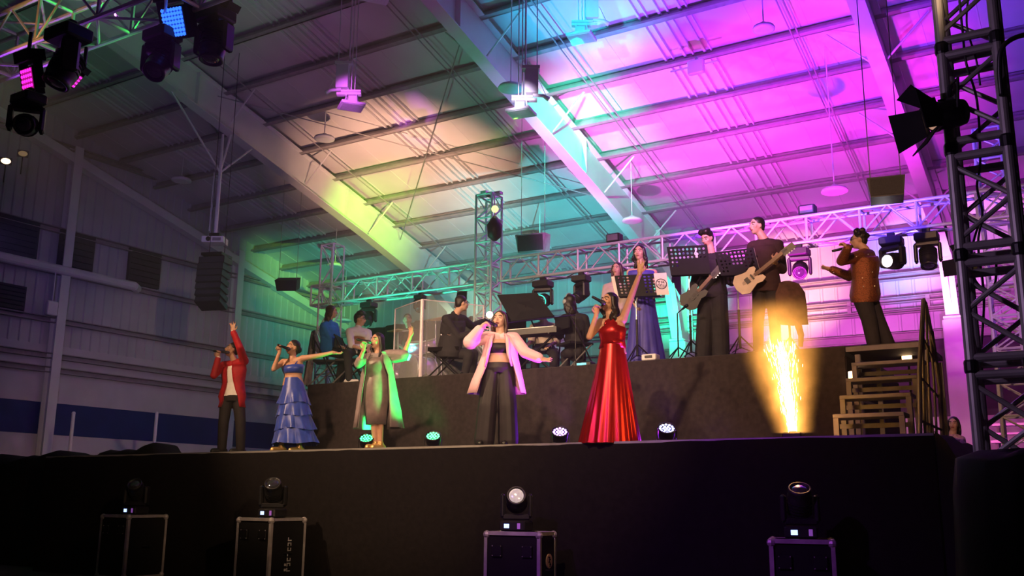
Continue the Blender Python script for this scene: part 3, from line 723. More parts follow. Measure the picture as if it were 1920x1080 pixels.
# ------------------------------------------------------------------ hung from the roof
def roof_z(p): return zc(p.y) - .03
def disc(px, py, y, label, r=.26):
    p = PY(px, py, y); t = thing('high_bay_lamp', p, label, 'pendant lamp')
    MB().lathe(p, (0, 0, 1), [(r * .45, .0), (r * .75, -.01), (r * .98, .01), (r, .035), (r * .9, .075), (r * .45, .10), (r * .2, .16), (r * .06, .17)], 28).build('lamp_shade', M['white_paint'], t, True)
    MB().lathe(p, (0, 0, 1), [(r * .46, .006), (r * .40, .03), (.001, .035)], 20).build('reflector', M['alu_matt'], t, True)
    MB().tube([p + V((0, 0, .16)), V((p.x, p.y, roof_z(p)))], .012, 6).build('rod', M['white_paint'], t)
for a in ((608, 262, 17.1, 'white disc lamp hanging left of the orange-lit roof'), (340, 340, 17.5, 'dim disc lamp hanging over the dark left bay', .28), (958, 168, 15.2, 'bright disc lamp beside the brightly lit hoist'), (1185, 416, 21.6, 'disc lamp on a long rod at the foot of the middle rafter'), (1565, 361, 19.0, 'disc lamp above the truss near the sequinned singer'), (1432, 57, 15.9, 'disc lamp in the purple roof at the top right', .2), (628, 500, 22.2, 'teal-lit disc lamp between the thin tower poles'), (645, 603, 24.5, 'far teal disc lamp behind the seated pair'), (1012, 470, 22.6, 'faint disc lamp right of the middle truss tower')): disc(*a)
MB().lathe(PY(1641, 298, 19.5), (0, 0, 1), [(.05, 0), (.1, .02), (.08, .09), (.02, .1)], 14)
def hoist(px, py, y, label, flip=1, cor=0., top=True):
    """hung floodlight cluster: plate lamp below, gear box above, cables to the roof"""
    p = PY(px, py, y); t = thing('hung_floodlight', p, label, 'hanging light'); X = RT.copy(); X.z = 0; X.normalize(); Y = V((-X.y, X.x, 0)); Z = V((0, 0, 1)); X = X * flip
    MB().obox(p, (X + Y * .4) * .22, (Y - X * .4) * .2, Z * .025).build('lamp_plate', M['white_plastic'], t)
    MB().obox(p - Z * .028, (X + Y * .4) * .19, (Y - X * .4) * .17, Z * .006).build('lamp_glass', M['alu_matt'], t)
    fr = MB()
    for i in (-1, 1):
        for j in (-1, 1): fr.tube([p + X * .12 * i + Y * .08 * j, p + X * .10 * i + Y * .06 * j + Z * .22], .012, 6)
    fr.obox(p + Z * .12 + X * .02, X * .08, Y * .07, Z * .07); fr.build('bracket', M['white_paint'], t)
    MB().obox(p + Z * .25 - X * .06, X * .24, Y * .05, Z * .025).obox(p + Z * .31 - X * .02, X * .2, Y * .045, Z * .02).build('cross_arm', M['white_paint'], t)
    MB().obox(p + Z * .62 - X * .20, X * .12, Y * .09, Z * .25).build('gear_box', M['white_plastic'], t)
    MB().obox(p + Z * .89 - X * .18, X * .17, Y * .10, Z * .03).build('box_lid', M['white_paint'], t)
    MB().tube([p + Z * .35 - X * .22, p + Z * .34 - X * .42, p + Z * .27 - X * .52], [.03, .035, .05], 8).build('horn', M['white_plastic'], t, True)
    MB().tube([p + Z * .27 - X * .5, p + Z * .6 - X * .36, p + Z * .66 - X * .3], .006, 6).build('stay_wire', M['alu'], t)
    for k, q in enumerate((-.30, -.08, -.02, .05)):
        a = p + X * q + Z * (.9 if k == 0 else .35); MB().tube([a, V((a.x, a.y, roof_z(a)))], (.010, .018, .012, .010)[k], 6).build('cable', M['white_paint'], t)
hoist(659, 199, 13.6, 'floodlight and gear box hung on cables, lit purple')
hoist(977, 211, 14.6, 'floodlight and gear box hung on cables, lit almost white', -1)
hoist(1090, 70, 14.9, 'floodlight cluster at the top of the frame, lit cyan', -1)
hoist(705, -8, 11.6, 'floodlight plate just cut off by the top of the frame', 1)
p = PY(1305, 126, 17.4); t = thing('junction_box', p, 'pale square junction box on a purlin in the pink roof', 'box')
MB().box(p, (.34, .12, .3), bev=.02).build('body', M['white_plastic'], t); MB().box(p + V((.3, 0, .03)), (.3, .03, .03)).box(p + V((-.35, 0, .03)), (.4, .03, .03)).build('conduit', M['white_plastic'], t)
MB().box(p + V((0, .06, .18)), (.05, .05, .14)).build('bracket', M['white_paint'], t)
# projector on its braced pole below the left rafter
p = PY(403, 452, 15.6); t = thing('projector', p, 'white projector on a long pole with three braces', 'projector')
X = unit(V((RT.x, RT.y, 0))); Y = V((-X.y, X.x, 0)); Z = V((0, 0, 1))
MB().obox(p, X * .26, Y * .2, Z * .075).build('body', M['white_plastic'], t)
MB().lathe(p - Y * .19 - X * .1, -Y, [(.055, 0), (.06, .03), (.045, .04), (.001, .035)], 16).build('lens', M['lens_dark'], t)
MB().obox(p - Y * .202 + X * .1, X * .1, Y * .004, Z * .04).build('grille', M['steel_grey'], t)
MB().obox(p + Z * .13, X * .12, Y * .1, Z * .05).build('mount', M['black_metal'], t)
top = V((p.x, p.y, roof_z(p))); j = p + Z * 1.75
MB().tube([p + Z * .1, j, j + Z * (1.0)], [.045, .045, .03], 10).build('pole', M['white_paint'], t)
for q, yy in ((-.55, 13.9), (.12, 15.8), (.72, 16.5)):
    a = V((-18.0 + q * .1, yy, zb(yy) + .02)); MB().tube([j, a], .026, 8).build('brace', M['white_paint'], t)
MB().tube([p + Z * .2 - X * .12, j - X * .12 + Z * .2], .012, 6).tube([p + Z * .25 - X * .16, j - X * .15], .01, 6).build('cable', M['white_paint'], t)
# line array hung at the left
def line_array(px0, py0, px1, py1, y, n, w, label, face, name='line_array', dep=.4):
    a, b = PY(px0, py0, y), PY(px1, py1, y); t = thing(name, a, label, 'loudspeaker')
    fX = unit(face); X = V((fX.y, -fX.x, 0)) * -1
    for k in range(n):
        u0, u1 = k / n, (k + 1) / n
        c0 = a.lerp(b, u0); c1 = a.lerp(b, u1); bend = .16 * (u0 + u1) ** 2 / 4
        h = (c0 - c1).length * .47; c = (c0 + c1) / 2 - fX * bend * 1.5
        dz = unit(V((0, 0, 1)) + fX * (-.5 * u0)); dy = fX - dz * fX.dot(dz); dy.normalize()
        s = MB(); hw = w / 2
        vs = [c + X * (hw * i) + dy * (dep * .5 if k_ else -dep * .5) + dz * (h * (1 if k_ else .8)) * j_ for k_ in (0, 1) for i, j_ in ((-1, -1), (1, -1), (1, 1), (-1, 1))]
        s.add(vs, [(3, 2, 1, 0), (4, 5, 6, 7), (0, 1, 5, 4), (1, 2, 6, 5), (2, 3, 7, 6), (3, 0, 4, 7)]); s.build('cabinet', M['black_plastic'], t)
        MB().obox(c + dy * (dep * .5 + .006), X * hw * .94, dy * .005, dz * h * .88).build('grille', M['grille'], t)
    MB().obox(a + V((0, 0, .05)), X * w * .4, fX * .25, V((0, 0, .03))).build('fly_bar', M['black_metal'], t)
    for s1 in (-1, 1):
        q = a + X * s1 * w * .3 + V((0, 0, .05)); MB().tube([q, V((q.x, q.y, roof_z(q)))], .008, 6).build('cable', M['black_metal'], t)
    return t
line_array(406, 484, 386, 572, 14.6, 7, .62, 'black curved line array hung before the left wall', V((.35, -.94, 0)))
def hung_box(px, py, y, sz, label, mk_, rot=0, tiltx=0., cab='loudspeaker', name='hung_speaker'):
    p = PY(px, py, y); t = thing(name, p, label, cab); R3 = Matrix.Rotation(rot, 3, 'Z') @ Matrix.Rotation(tiltx, 3, 'X')
    X, Y, Z = R3 @ V((1, 0, 0)), R3 @ V((0, 1, 0)), R3 @ V((0, 0, 1))
    a, b, c = [k / 2 for k in sz]
    vs = [p + X * (a * i * (1 if k == 1 else .86)) + Y * b * j + Z * c * k for k in (-1, 1) for i, j in ((-1, -1), (1, -1), (1, 1), (-1, 1))]
    MB().add(vs, [(3, 2, 1, 0), (4, 5, 6, 7), (0, 1, 5, 4), (1, 2, 6, 5), (2, 3, 7, 6), (3, 0, 4, 7)]).build('cabinet', M[mk_], t)
    MB().obox(p - Y * (b + .004), X * a * .85, Y * .004, Z * c * .86).build('grille', M['grille'], t)
    for s in (-1, 1):
        q = p + X * a * .8 * s + Z * c; MB().tube([q, V((q.x, q.y, roof_z(q)))], .007, 6).build('cable', M['steel_grey'], t)
    return t
hung_box(540, 533, 19.0, (.62, .4, .3), 'small dark loudspeaker hung beyond the line array', 'black_plastic', .5, .4)
hung_box(1000, 457, 18.7, (.72, .45, .42), 'grey loudspeaker hung behind the middle of the rear truss', 'steel_grey', .2, .15)
hung_box(1662, 357, 13.2, (.48, .34, .28), 'purple-lit black loudspeaker hung near the right rafter', 'black_plastic', .2, -.05)
p = PY(928, 392, BT - .2); t = thing('hung_can_light', p, 'yellow lamp and dark can clamped to the middle tower', 'stage light')
MB().ball(p, .07, 12, 8).build('bulb', mat('yellow_bulb', (.9, .8, .3), .3, emit=1.1, ecol=(1, .9, .35)), t, True)
MB().lathe(p - V((0, 0, .62)), (0, 0, 1), [(.04, 0), (.13, .08), (.15, .3), (.08, .42), (.03, .48)], 14).build('can', M['black_metal'], t, True)
MB().tube([p - V((0, 0, .16)), p + V((-.02, 0, .3))], .012, 6).tube([p, p + V((-.32, .22, 0))], .02, 6).build('bracket', M['alu'], t)
# fans and boxes on the left wall
def wall_vent(px, py, w, h, label):
    p = PX(px, py, XW + .12); t = thing('wall_vent', p, label, 'vent')
    m_ = MB().box(p, (.10, w, h)); m_.build('housing', M['dark_wall'], t)
    for k in range(6):
        m = MB(); m.box((0, 0, 0), (.03, w * .9, .02), M=Matrix.Rotation(.6, 3, 'Y')); m.v = [tuple(V(v) + p + V((.06, 0, h * (-.4 + .16 * k)))) for v in m.v]; m.build('slat', M['black_metal'], t)
wall_vent(143, 473, 1.05, 1.1, 'dark louvred vent beside the left wall column'); wall_vent(270, 504, 1.1, 1.05, 'dark louvred vent on the wall left of the line array'); wall_vent(20, 440, 1.5, 1.0, 'dark louvred vent at the left edge of the photo'); wall_vent(8, 556, 1.1, .7, 'small dark vent low at the left edge')
p = PX(97, 578, XW + .4); t = thing('wall_box', p, 'small switch box on the left wall column', 'box'); MB().box(p, (.12, .3, .38), bev=.02).build('body', M['white_plastic'], t); MB().tube([p + V((0, 0, .19)), p + V((0, 0, 1.1))], .02, 6).build('conduit', M['white_plastic'], t)
def flood(px, py, x, label, on):
    p = PX(px, py, x); t = thing('flood_lamp', p, label, 'lamp'); f = unit(V((.8, -.5, -.25)))
    a, b = frame(f)
    MB().obox(p - f * .06, a * .12, b * .08, f * .06).build('housing', M['black_metal'], t)
    MB().ell(p + f * .004, a * .10, b * .065, f * .02).build('lamp_glass', mat('halogen' if on else 'dim_amber', (1, .7, .4) if on else (.12, .07, .03), .3, emit=6 if on else .12, ecol=(1, .62, .3)), t)
    MB().tube([p - f * .1, p - f * .1 - V((0, 0, .5))], .015, 6).build('bracket', M['black_metal'], t)
flood(11, 302, -20.5, 'glowing halogen flood lamp at the left edge', True); flood(43, 288, -20.9, 'dim amber flood lamp beside the glowing halogen', False)
for (px, lab) in ((138, 'left white marker post below the blue wall band'), (294, 'right white marker post below the blue wall band')):
    a, b = PX(px, 775, -20), PX(px, 828, -20); t = thing('marker_post', (b.x, b.y, 0), lab, 'post'); MB().tube([V((a.x, a.y, 0)), a], .04, 8).build('post', M['white_paint'], t); MB().ball(a, .045, 8, 6).build('post_cap', M['white_paint'], t)
# lamps under the gallery on the right
def glow(px, py, y, r, label, strength=6):
    p = PY(px, py, y); t = thing('warm_flood', p, label, 'lamp')
    MB().box(p + V((0, .08, 0)), (r * 2.4, .1, r * 2.6), bev=.02).build('housing', M['black_metal'], t)
    MB().box(p + V((0, .02, 0)), (r * 2, .03, r * 2.2), bev=.008).build('lamp_glass', mat('warm_on', (1, .7, .4), .3, emit=strength, ecol=(1, .62, .3)), t)
    MB().tube([p + V((0, .12, 0)), V((p.x, p.y + .12, (ZS if y < 14 else 0) + .02))], min(.02, r * .25), 6).lathe((p.x, p.y + .12, ZS if y < 14 else 0), (0, 0, 1), [(min(.3, r * 2), 0), (.3, .02), (.03, .04)], 16).build('stand', M['black_metal'], t)
glow(1598, 704, 12.32, .05, 'warm lamp glowing between the stair treads'); glow(1700, 672, 13.2, .06, 'warm lamp glowing behind the stair rail'); glow(1829, 676, 18.0, .08, 'warm lamp glowing low behind the dark tower')
p = PY(1810, 496, 15.0); t = thing('stage_lamp', p, 'barn-door lamp with a yellow glow behind the dark tower', 'lamp'); f = unit(V((-.6, -.8, -.1))); a, b = frame(f)
MB().lathe(p - f * .2, f, [(.06, 0), (.11, .03), (.12, .2)], 16).build('housing', M['black_metal'], t, True)
MB().lathe(p, f, [(.11, 0), (.001, .02)], 16).build('lens', mat('yellow_lens', (1, .7, .2), .3, emit=3, ecol=(1, .6, .15)), t)
for s, e in ((a, b), (-a, b), (b, a), (-b, a)):
    h = p + s * .12; d = unit(f * .5 + s * .8); MB().obox(h + d * .11, e * .12, d * .11, s.cross(e) * 0 + unit(d.cross(e)) * .004).build('barn_door', M['matt_black'], t)
# tiered benches under the gallery at the far right
t = thing('bleachers', (0.2, 20.5, 0), 'pale tiered benches far behind the dark tower at the right', 'bench')
for k in range(7):
    yy, zz = 19.6 + .55 * k, .55 + .38 * k
    MB().box((0.2, yy, zz), (4.6, .28, .05)).build('bench_plank', M['white_paint'], t); MB().box((0.2, yy - .2, zz - .2), (4.6, .22, .04)).build('foot_plank', M['white_paint'], t)
for xx in (-2.0, -.5, 1.0, 2.4):
    MB().tube([(xx, 19.5, .02), (xx, 23.1, 2.78)], .04, 6).build('rail_frame', M['steel_grey'], t)
    for k in range(7): MB().tube([(xx, 19.6 + .55 * k, .02), (xx, 19.6 + .55 * k, .53 + .38 * k)], .03, 6).build('leg', M['steel_grey'], t)
# black cloth over a stack of cases at the lower right, in front of the tower
c = PD(1905, 850, 3.55); m = MB(); N = 22; K = 26; vs = []; fs = []; ex = unit(V((RT.x, RT.y, 0))); ey = V((-ex.y, ex.x, 0))
for i, (w, d, z) in enumerate(((.02, .02, 1.39), (.12, .14, 1.385), (.19, .20, 1.36), (.205, .215, 1.25), (.22, .23, .8), (.25, .26, .3), (.27, .28, .012))):
    for k in range(K):
        th = 2 * PI * k / K; q = 1 + (.05 * math.sin(6 * th + 1) + .03 * math.sin(11 * th)) * (i / 6); sg = lambda v: math.copysign(abs(v) ** .45, v)
        vs.append(V((c.x, c.y, z + (.012 * math.sin(3 * th) if i < 3 else 0))) + ex * (w * q * sg(math.cos(th)) * 1.0 + .02) + ey * d * q * sg(math.sin(th)))
for i in range(6):
    for k in range(K): fs.append((i * K + k, (i + 1) * K + k, (i + 1) * K + (k + 1) % K, i * K + (k + 1) % K))
fs.append(tuple(range(K))); m.add(vs, fs); tag(m.build('covered_stack', M['matt_black'], smooth=True), 'black cloth over a stack of cases at the lower right corner', 'stack')
# ------------------------------------------------------------------ stairs at the right
t = thing('stage_stairs', (-2.2, 11.5, ZS), 'grey metal stairs with open treads at the right of the riser', 'stairs')
SX0, SX1 = -2.62, -1.80
steps = [(12.25, 2.86), (11.75, 2.61), (11.25, 2.36), (10.75, 2.11)]
for k, (y, z) in enumerate(steps):
    x0 = SX0 + .03 * k
    MB().box(((x0 + SX1) / 2, y + .15, z), (SX1 - x0, .32, .045), bev=.006).build('tread', M['stair_paint'], t)
    MB().box(((x0 + SX1) / 2, y + .30, z - .09), (SX1 - x0, .02, .05)).build('back_bar', M['stair_paint'], t)
    for x in (x0 + .03, SX1 - .03): MB().box((x, y + .02, (ZS + z) / 2), (.055, .05, z - ZS)).build('leg', M['stair_paint'], t)
MB().box(((SX0 + SX1) / 2 - .05, 13.2, ZR - .03), (SX1 - SX0 + .1, 1.5, .06)).build('landing', M['deck_ply'], t)
MB().box(((SX0 + SX1) / 2 - .05, 12.46, ZR - .04), (SX1 - SX0 + .1, .03, .06)).build('edge_trim', M['stair_paint'], t)
for x in (SX0 + .02, SX1 - .02):
    for y in (12.55, 13.8): MB().box((x, y, (ZS + ZR) / 2 - .05), (.06, .06, ZR - ZS - .1)).build('post', M['stair_paint'], t)
MB().box((SX0 + .02, 13.15, 2.45), (.04, 1.2, .04)).build('stretcher', M['stair_paint'], t)
ap = PY(1732, 559, 11.0); x = ap.x
t = thing('guard_rail', (x, 11.0, ZS), 'tall folded guard rail of thin bars leaning together beside the stairs', 'railing')
feet = [PY(q, 806, yy) for q, yy in ((1724, 10.8), (1733, 10.9), (1744, 11.2), (1755, 11.5), (1766, 11.8))]
tops = [ap + V((.0, -.02, -.02)), ap, ap + V((.01, .04, -.05)), ap + V((.02, .08, -.16)), ap + V((.03, .12, -.34))]
for k, (q, e) in enumerate(zip(feet, tops)):
    q.z = ZS + .01; MB().tube([q, q.lerp(e, .5) + V((.012 * (k - 2), 0, 0)), e], (.024, .014, .014, .014, .024)[k], 8).build('baluster' if 0 < k < 4 else 'post', M['stair_paint'], t)
for u in (.12, .42, .72): MB().tube([feet[0].lerp(tops[0], u), feet[4].lerp(tops[4], u)], .014, 6).build('cross_rail', M['stair_paint'], t)
MB().tube([tops[0], tops[2], tops[4]], .018, 8).build('handrail', M['stair_paint'], t)
# ------------------------------------------------------------------ band gear on the riser
PLEX = mat('clear_acrylic', (1, 1, 1), .02, alpha=.13, spec=.6)
EDGE = mat('acrylic_edge', (.9, .8, .88), .25, emit=.0)
YD = 12.75
def drum_shield():
    a = PY(737, 705, 13.2); b = PY(788, 700, YD); c = PY(905, 690, 13.7)
    pts = [V((q.x, q.y, ZR)) for q in (a, b, c)]
    h = PY(788, 562, YD).z - ZR
    t = thing('drum_shield', pts[1], 'clear acrylic shield with bright edges around the drums', 'shield')
    for i in (0, 1):
        p, q = pts[i], pts[i + 1]; d = unit(q - p); n = V((-d.y, d.x, 0)); mid = (p + q) / 2 + V((0, 0, h / 2))
        MB().obox(mid, d * ((q - p).length / 2 - .02), n * .004, V((0, 0, h / 2))).build('panel', PLEX, t)
        MB().obox(mid + V((0, 0, h / 2)), d * ((q - p).length / 2), n * .006, V((0, 0, .008))).build('edge_strip', EDGE, t)
    for q, r in ((pts[0], .012), (pts[1], .030), (pts[2], .012)): MB().tube([q, q + V((0, 0, h))], r, 10).build('hinge_post', EDGE, t)
drum_shield()
def drums():
    o = PY(800, 690, 14.0); o.z = ZR; t = thing('drum_kit', o, 'drum kit with a shiny violet shell behind the acrylic shield', 'drums')
    shell = mat('shell_violet', (.55, .38, .7), .18, .5, var=.3, scale=20); skin = mat('drum_skin', (.8, .78, .76), .5); brass = mat('brass', (.75, .5, .18), .25, .9)
    def drum(c, ax, r, h, nm, m_):
        c = V(o) + V(c); db = MB().lathe(c, ax, [(r, 0), (r, h)], 24).build(nm, m_, t, True)
        for hh in (0, h): MB().lathe(c + unit(ax) * (hh - .012), ax, [(r + .004, 0), (r + .012, .004), (r + .012, .02), (r + .004, .024)], 24).build('hoop', M['alu'], db, True)
    drum((.15, -.15, .29), (-.3, -1, 0), .27, .42, 'bass_drum', shell); drum((-.45, -.3, .05), (0, 0, 1), .19, .42, 'floor_tom', shell)
    drum((-.05, -.3, .62), (.1, -.3, 1), .15, .2, 'tom', shell); drum((.32, -.35, .62), (-.1, -.3, 1), .14, .2, 'tom', shell); drum((.7, -.1, .5), (0, -.1, 1), .17, .14, 'snare', skin)
    for (x, y, z, r) in ((-.6, -.1, 1.12, .21), (.55, -.35, 1.2, .22), (.95, .1, .95, .18), (.1, .1, 1.3, .2)):
        c = V(o) + V((x, y, z)); MB().lathe(c, (.12, -.25, 1), [(.001, .03), (.03, .024), (r, -.01), (r, -.014), (.001, .02)], 24).build('cymbal', brass, t, True); MB().tube([c, V((c.x, c.y + .05, ZR))], .011, 6).build('stand', M['alu'], t)
        for q in range(3): a = q * 2.1 + x; MB().tube([V((c.x, c.y + .05, ZR + .3)), V((c.x + .25 * math.cos(a), c.y + .05 + .25 * math.sin(a), ZR + .01))], .009, 6).build('leg', M['alu'], t)
drums()
def x_stool(px, py_top, px_w, y, label, z0=None, ang=.0, sh=.46):
    p = PY(px, py_top, y); o = V((p.x, y, ZR)); t = thing('folding_stool', o, label, 'stool'); Rz = Matrix.Rotation(ang, 3, 'Z'); X, Y = Rz @ V((1, 0, 0)), Rz @ V((0, 1, 0)); Z = V((0, 0, 1))
    MB().obox(o + Z * sh, X * px_w / 2, Y * .16, Z * .03).build('seat', M['black_cloth'], t)
    for s in (-1, 1):
        for d in (-1, 1): MB().tube([o + X * d * px_w * .42 + Y * s * .13 + Z * (sh - .02), o - X * d * px_w * .46 + Y * s * .13 + Z * .015], .013, 6).build('leg', M['black_metal'], t)
    for d in (-1, 1): MB().tube([o - X * d * px_w * .46 - Y * .15 + Z * .015, o - X * d * px_w * .46 + Y * .15 + Z * .015], .013, 6).build('foot_bar', M['black_metal'], t)
    return t
x_stool(836, 665, .52, 12.75, 'black folding stool the man at the keyboard sits on', ang=.3)
def chair(px, y, label, ang):
    p = PY(px, 700, y); o = V((p.x, y, ZR)); t = thing('folding_chair', o, label, 'chair'); Rz = Matrix.Rotation(ang, 3, 'Z'); X, Y, Z = Rz @ V((1, 0, 0)), Rz @ V((0, 1, 0)), V((0, 0, 1))
    MB().obox(o + Z * .45, X * .21, Y * .21, Z * .018).build('seat', M['black_plastic'], t); MB().obox(o + Z * .78 + Y * .22, X * .21, Y * .012, Z * .11).build('backrest', M['black_plastic'], t)
    for s in (-1, 1):
        MB().tube([o + X * s * .22 + Y * .24 + Z * .9, o + X * s * .22 - Y * .25 + Z * .01], .013, 6).build('leg', M['black_metal'], t); MB().tube([o + X * s * .2 - Y * .18 + Z * .44, o + X * s * .2 + Y * .26 + Z * .01], .013, 6).build('leg', M['steel_grey'], t)
    MB().tube([o - X * .22 - Y * .2 + Z * .1, o + X * .22 - Y * .2 + Z * .1], .01, 6).build('stretcher', M['steel_grey'], t); return o, X, Y
co, cX, cY = chair(612, 12.85, 'folding chair with a grey coat, under the person in blue', 2.12)
m = MB(); vs = []; N = 12
for i in range(N + 1):
    u = -1 + 2 * i / N
    for j in range(8):
        v = j / 7; z = .98 - .96 * v + (.05 * math.cos(u * 3) if j == 0 else 0); vs.append(co + cX * u * (.25 + .12 * v) + cY * (.25 + .08 * v + .03 * math.sin(u * 8 + v)) + V((0, 0, z)))
    for j in range(3): vs.append(co + cX * u * .2 + cY * (.19 - .01 * j) + V((0, 0, .97 - .12 * (j + 1))))
fs = []
for i in range(N):
    for j in range(7): a = i * 11 + j; fs.append((a, a + 11, a + 12, a + 1))
    a = i * 11; fs.append((a, a + 8, a + 19, a + 11)); fs += [(a + 8, a + 9, a + 20, a + 19), (a + 9, a + 10, a + 21, a + 20)]
m.add(vs, fs); o = m.build('grey_coat', mat('coat_grey', (.34, .29, .29), .9, var=.3, scale=9, bump=.2), smooth=True); tag(o, 'long grey coat draped over the chair of the person in blue', 'coat')
chair(655, 12.95, 'folding chair the white-shirted man with glasses sits on', 2.0); chair(1078, 13.2, 'folding chair under the person with headphones', 2.6); chair(1024, 13.6, 'folding chair under the person in the cream shirt', .4)
def keyboard(px, py, y, L, ang, label, z):
    p = PY(px, py, y); o = V((p.x, y, z)); Rz = Matrix.Rotation(ang, 3, 'Z'); X, Y, Z = Rz @ V((1, 0, 0)), Rz @ V((0, 1, 0)), V((0, 0, 1))
    t = thing('keyboard', o, label, 'keyboard'); MB().obox(o, X * L / 2, Y * .15, Z * .045).build('body', M['black_plastic'], t)
    w = MB().obox((0, 0, 0), X * .0105, Y * .07, Z * .008).mesh('white_key', mat('key_white', (.8, .78, .75), .3)); k2 = MB().obox((0, 0, 0), X * .006, Y * .045, Z * .012).mesh('black_key', M['black_plastic'])
    n = int((L - .1) / .0235)
    for k in range(n):
        c = X * (-L / 2 + .06 + .0235 * k) - Y * .07 + Z * .05; inst('white_key', w, t, c)
        if k % 7 in (0, 1, 3, 4, 5): inst('black_key', k2, t, c + X * .0118 + Y * .028 + Z * .008)
    s = thing('keyboard_stand', V((o.x, o.y, ZR)), 'crossed black stand under the ' + label, 'stand'); g = o.z - .05 - ZR; b = V((o.x, o.y, ZR))
    for q in (-1, 1):
        MB().tube([b + X * .34 * q + Z * g + Y * .03 * q, b - X * .36 * q + Z * .02 + Y * .03 * q], .02, 8).build('leg', M['black_metal'], s)
        MB().tube([b - X * .36 * q + Y * -.2 + Z * .015, b - X * .36 * q + Y * .2 + Z * .015], .016, 6).build('foot', M['black_metal'], s); MB().tube([b + X * .34 * q - Y * .15 + Z * g, b + X * .34 * q + Y * .15 + Z * g], .014, 6).build('support_arm', M['black_metal'], s)
    return o, X, Y
ko, kX, kY = keyboard(1000, 598, 13.0, .95, .06, 'black keyboard behind the singer in pink', 3.78)
keyboard(672, 655, 13.2, .95, .5, 'keyboard before the seated pair on the left', 3.80)
# large plain board on the keyboard (music rest)
q = [PY(932, 553, 13.1), PY(1007, 549, 13.12), PY(1040, 594, 12.95), PY(960, 604, 12.95)]; n = unit((q[1] - q[0]).cross(q[3] - q[0])) * .006
t = thing('music_rest', q[3], 'large plain black music rest tilted up on the keyboard', 'music stand')
MB().add([v + n for v in q] + [v - n for v in q], [(0, 1, 2, 3), (7, 6, 5, 4)] + [(j, j + 4, (j + 1) % 4 + 4, (j + 1) % 4) for j in range(4)]).build('board', M['black_metal'], t)
MB().tube([q[3] - V((0, .03, -.01)), q[2] - V((0, .03, -.01))], .018, 8).build('lip', M['black_metal'], t)
MB().tube([(q[0] + q[2]) / 2, V((ko.x, ko.y + .1, ko.z + .02))], .014, 6).build('prop', M['black_metal'], t)
# perforated music stands
def stand(corners, y, base, label, sheet=None, ncol=9, nrow=6, blank=None):
    q = [PY(cx, cy, y + dy) for (cx, cy, dy) in corners]   # tl tr br bl
    b = PY(base[0], base[1], y); b.z = ZR
    t = thing('music_stand', b, label, 'music stand')
    n = unit((q[1] - q[0]).cross(q[3] - q[0])); 
    def at(u, v): return q[0].lerp(q[1], u).lerp(q[3].lerp(q[2], u), v)
    vs = []; fs = []; C_, R_ = ncol, nrow
    for j in range(R_):
        for i in range(C_):
            u0, u1, v0, v1 = .05 + .9 * i / C_, .05 + .9 * (i + 1) / C_, .05 + .85 * j / R_, .05 + .85 * (j + 1) / R_
            k0 = len(vs); sq = []; ho = []
            for e in range(8):
                th = PI / 4 * e; cx, cy = math.cos(th), math.sin(th); m_ = max(abs(cx), abs(cy))
                sq.append(at((u0 + u1) / 2 + (u1 - u0) / 2 * cx / m_, (v0 + v1) / 2 + (v1 - v0) / 2 * cy / m_)); ho.append(at((u0 + u1) / 2 + (u1 - u0) * .31 * cx, (v0 + v1) / 2 + (v1 - v0) * .31 * cy))
            vs += sq + ho
            hole = blank is None or not blank(i, j)
            for e in range(8): fs.append((k0 + e, k0 + (e + 1) % 8, k0 + 8 + (e + 1) % 8, k0 + 8 + e))
            if not hole: fs.append(tuple(k0 + 8 + e for e in range(8)))
    for (u0, u1, v0, v1) in ((0, .05, 0, 1), (.95, 1, 0, 1), (.05, .95, 0, .05), (.05, .95, .9, 1)):
        k0 = len(vs); vs += [at(u0, v0), at(u1, v0), at(u1, v1), at(u0, v1)]; fs.append((k0, k0 + 1, k0 + 2, k0 + 3))
    MB().add(vs, fs).build('desk', M['black_metal'], t)
    front = n if n.dot(V((0, 1, 0))) > 0 else -n   # players stand behind the desk
    MB().add([at(0, 1), at(1, 1), at(1, 1) + front * .06, at(0, 1) + front * .06], [(0, 1, 2, 3)]).build('ledge', M['black_metal'], t)
    top = at(.5, .8) + front * .03
    MB().tube([top, V((b.x, b.y, top.z - .12)), V((b.x, b.y, ZR + .62))], .012, 8).build('upper_tube', M['alu'], t); MB().tube([V((b.x, b.y, ZR + .66)), V((b.x, b.y, ZR + .12))], .018, 8).build('lower_tube', M['black_metal'], t)
    for k in range(3):
        a = .6 + 2.094 * k; e = V((b.x + .30 * math.cos(a), b.y + .30 * math.sin(a), ZR + .012)); MB().tube([V((b.x, b.y, ZR + .30)), e], .010, 6).tube([V((b.x, b.y, ZR + .14)), b.lerp(e, .5) + V((0, 0, .08))], .007, 6).build('leg', M['black_metal'], t)
    return at, front, t
at1, f1, _ = stand(((1152, 517, 0), (1232, 513, .0), (1238, 554, -.08), (1160, 556, -.08)), 12.75, (1195, 663), 'perforated music stand with a round-badge card, before the blue dress', blank=lambda i, j: 3 <= i <= 5)
at2, f2, _ = stand(((1250, 463, 0), (1326, 459, 0), (1332, 513, -.1), (1258, 516, -.1)), 12.8, (1296, 658), 'perforated music stand with a white treble clef, before the bassist', blank=lambda i, j: 2 <= i and j > 2 or j > 4)
at3, f3, _ = stand(((1340, 473, 0), (1413, 464, 0), (1426, 513, -.1), (1352, 517, -.1)), 12.75, (1388, 652), 'perforated music stand with pale sheets, before the guitarist', blank=lambda i, j: 2 <= i <= 5 and j > 3)
paper = mat('paper', (.80, .76, .70), .8, var=.03)
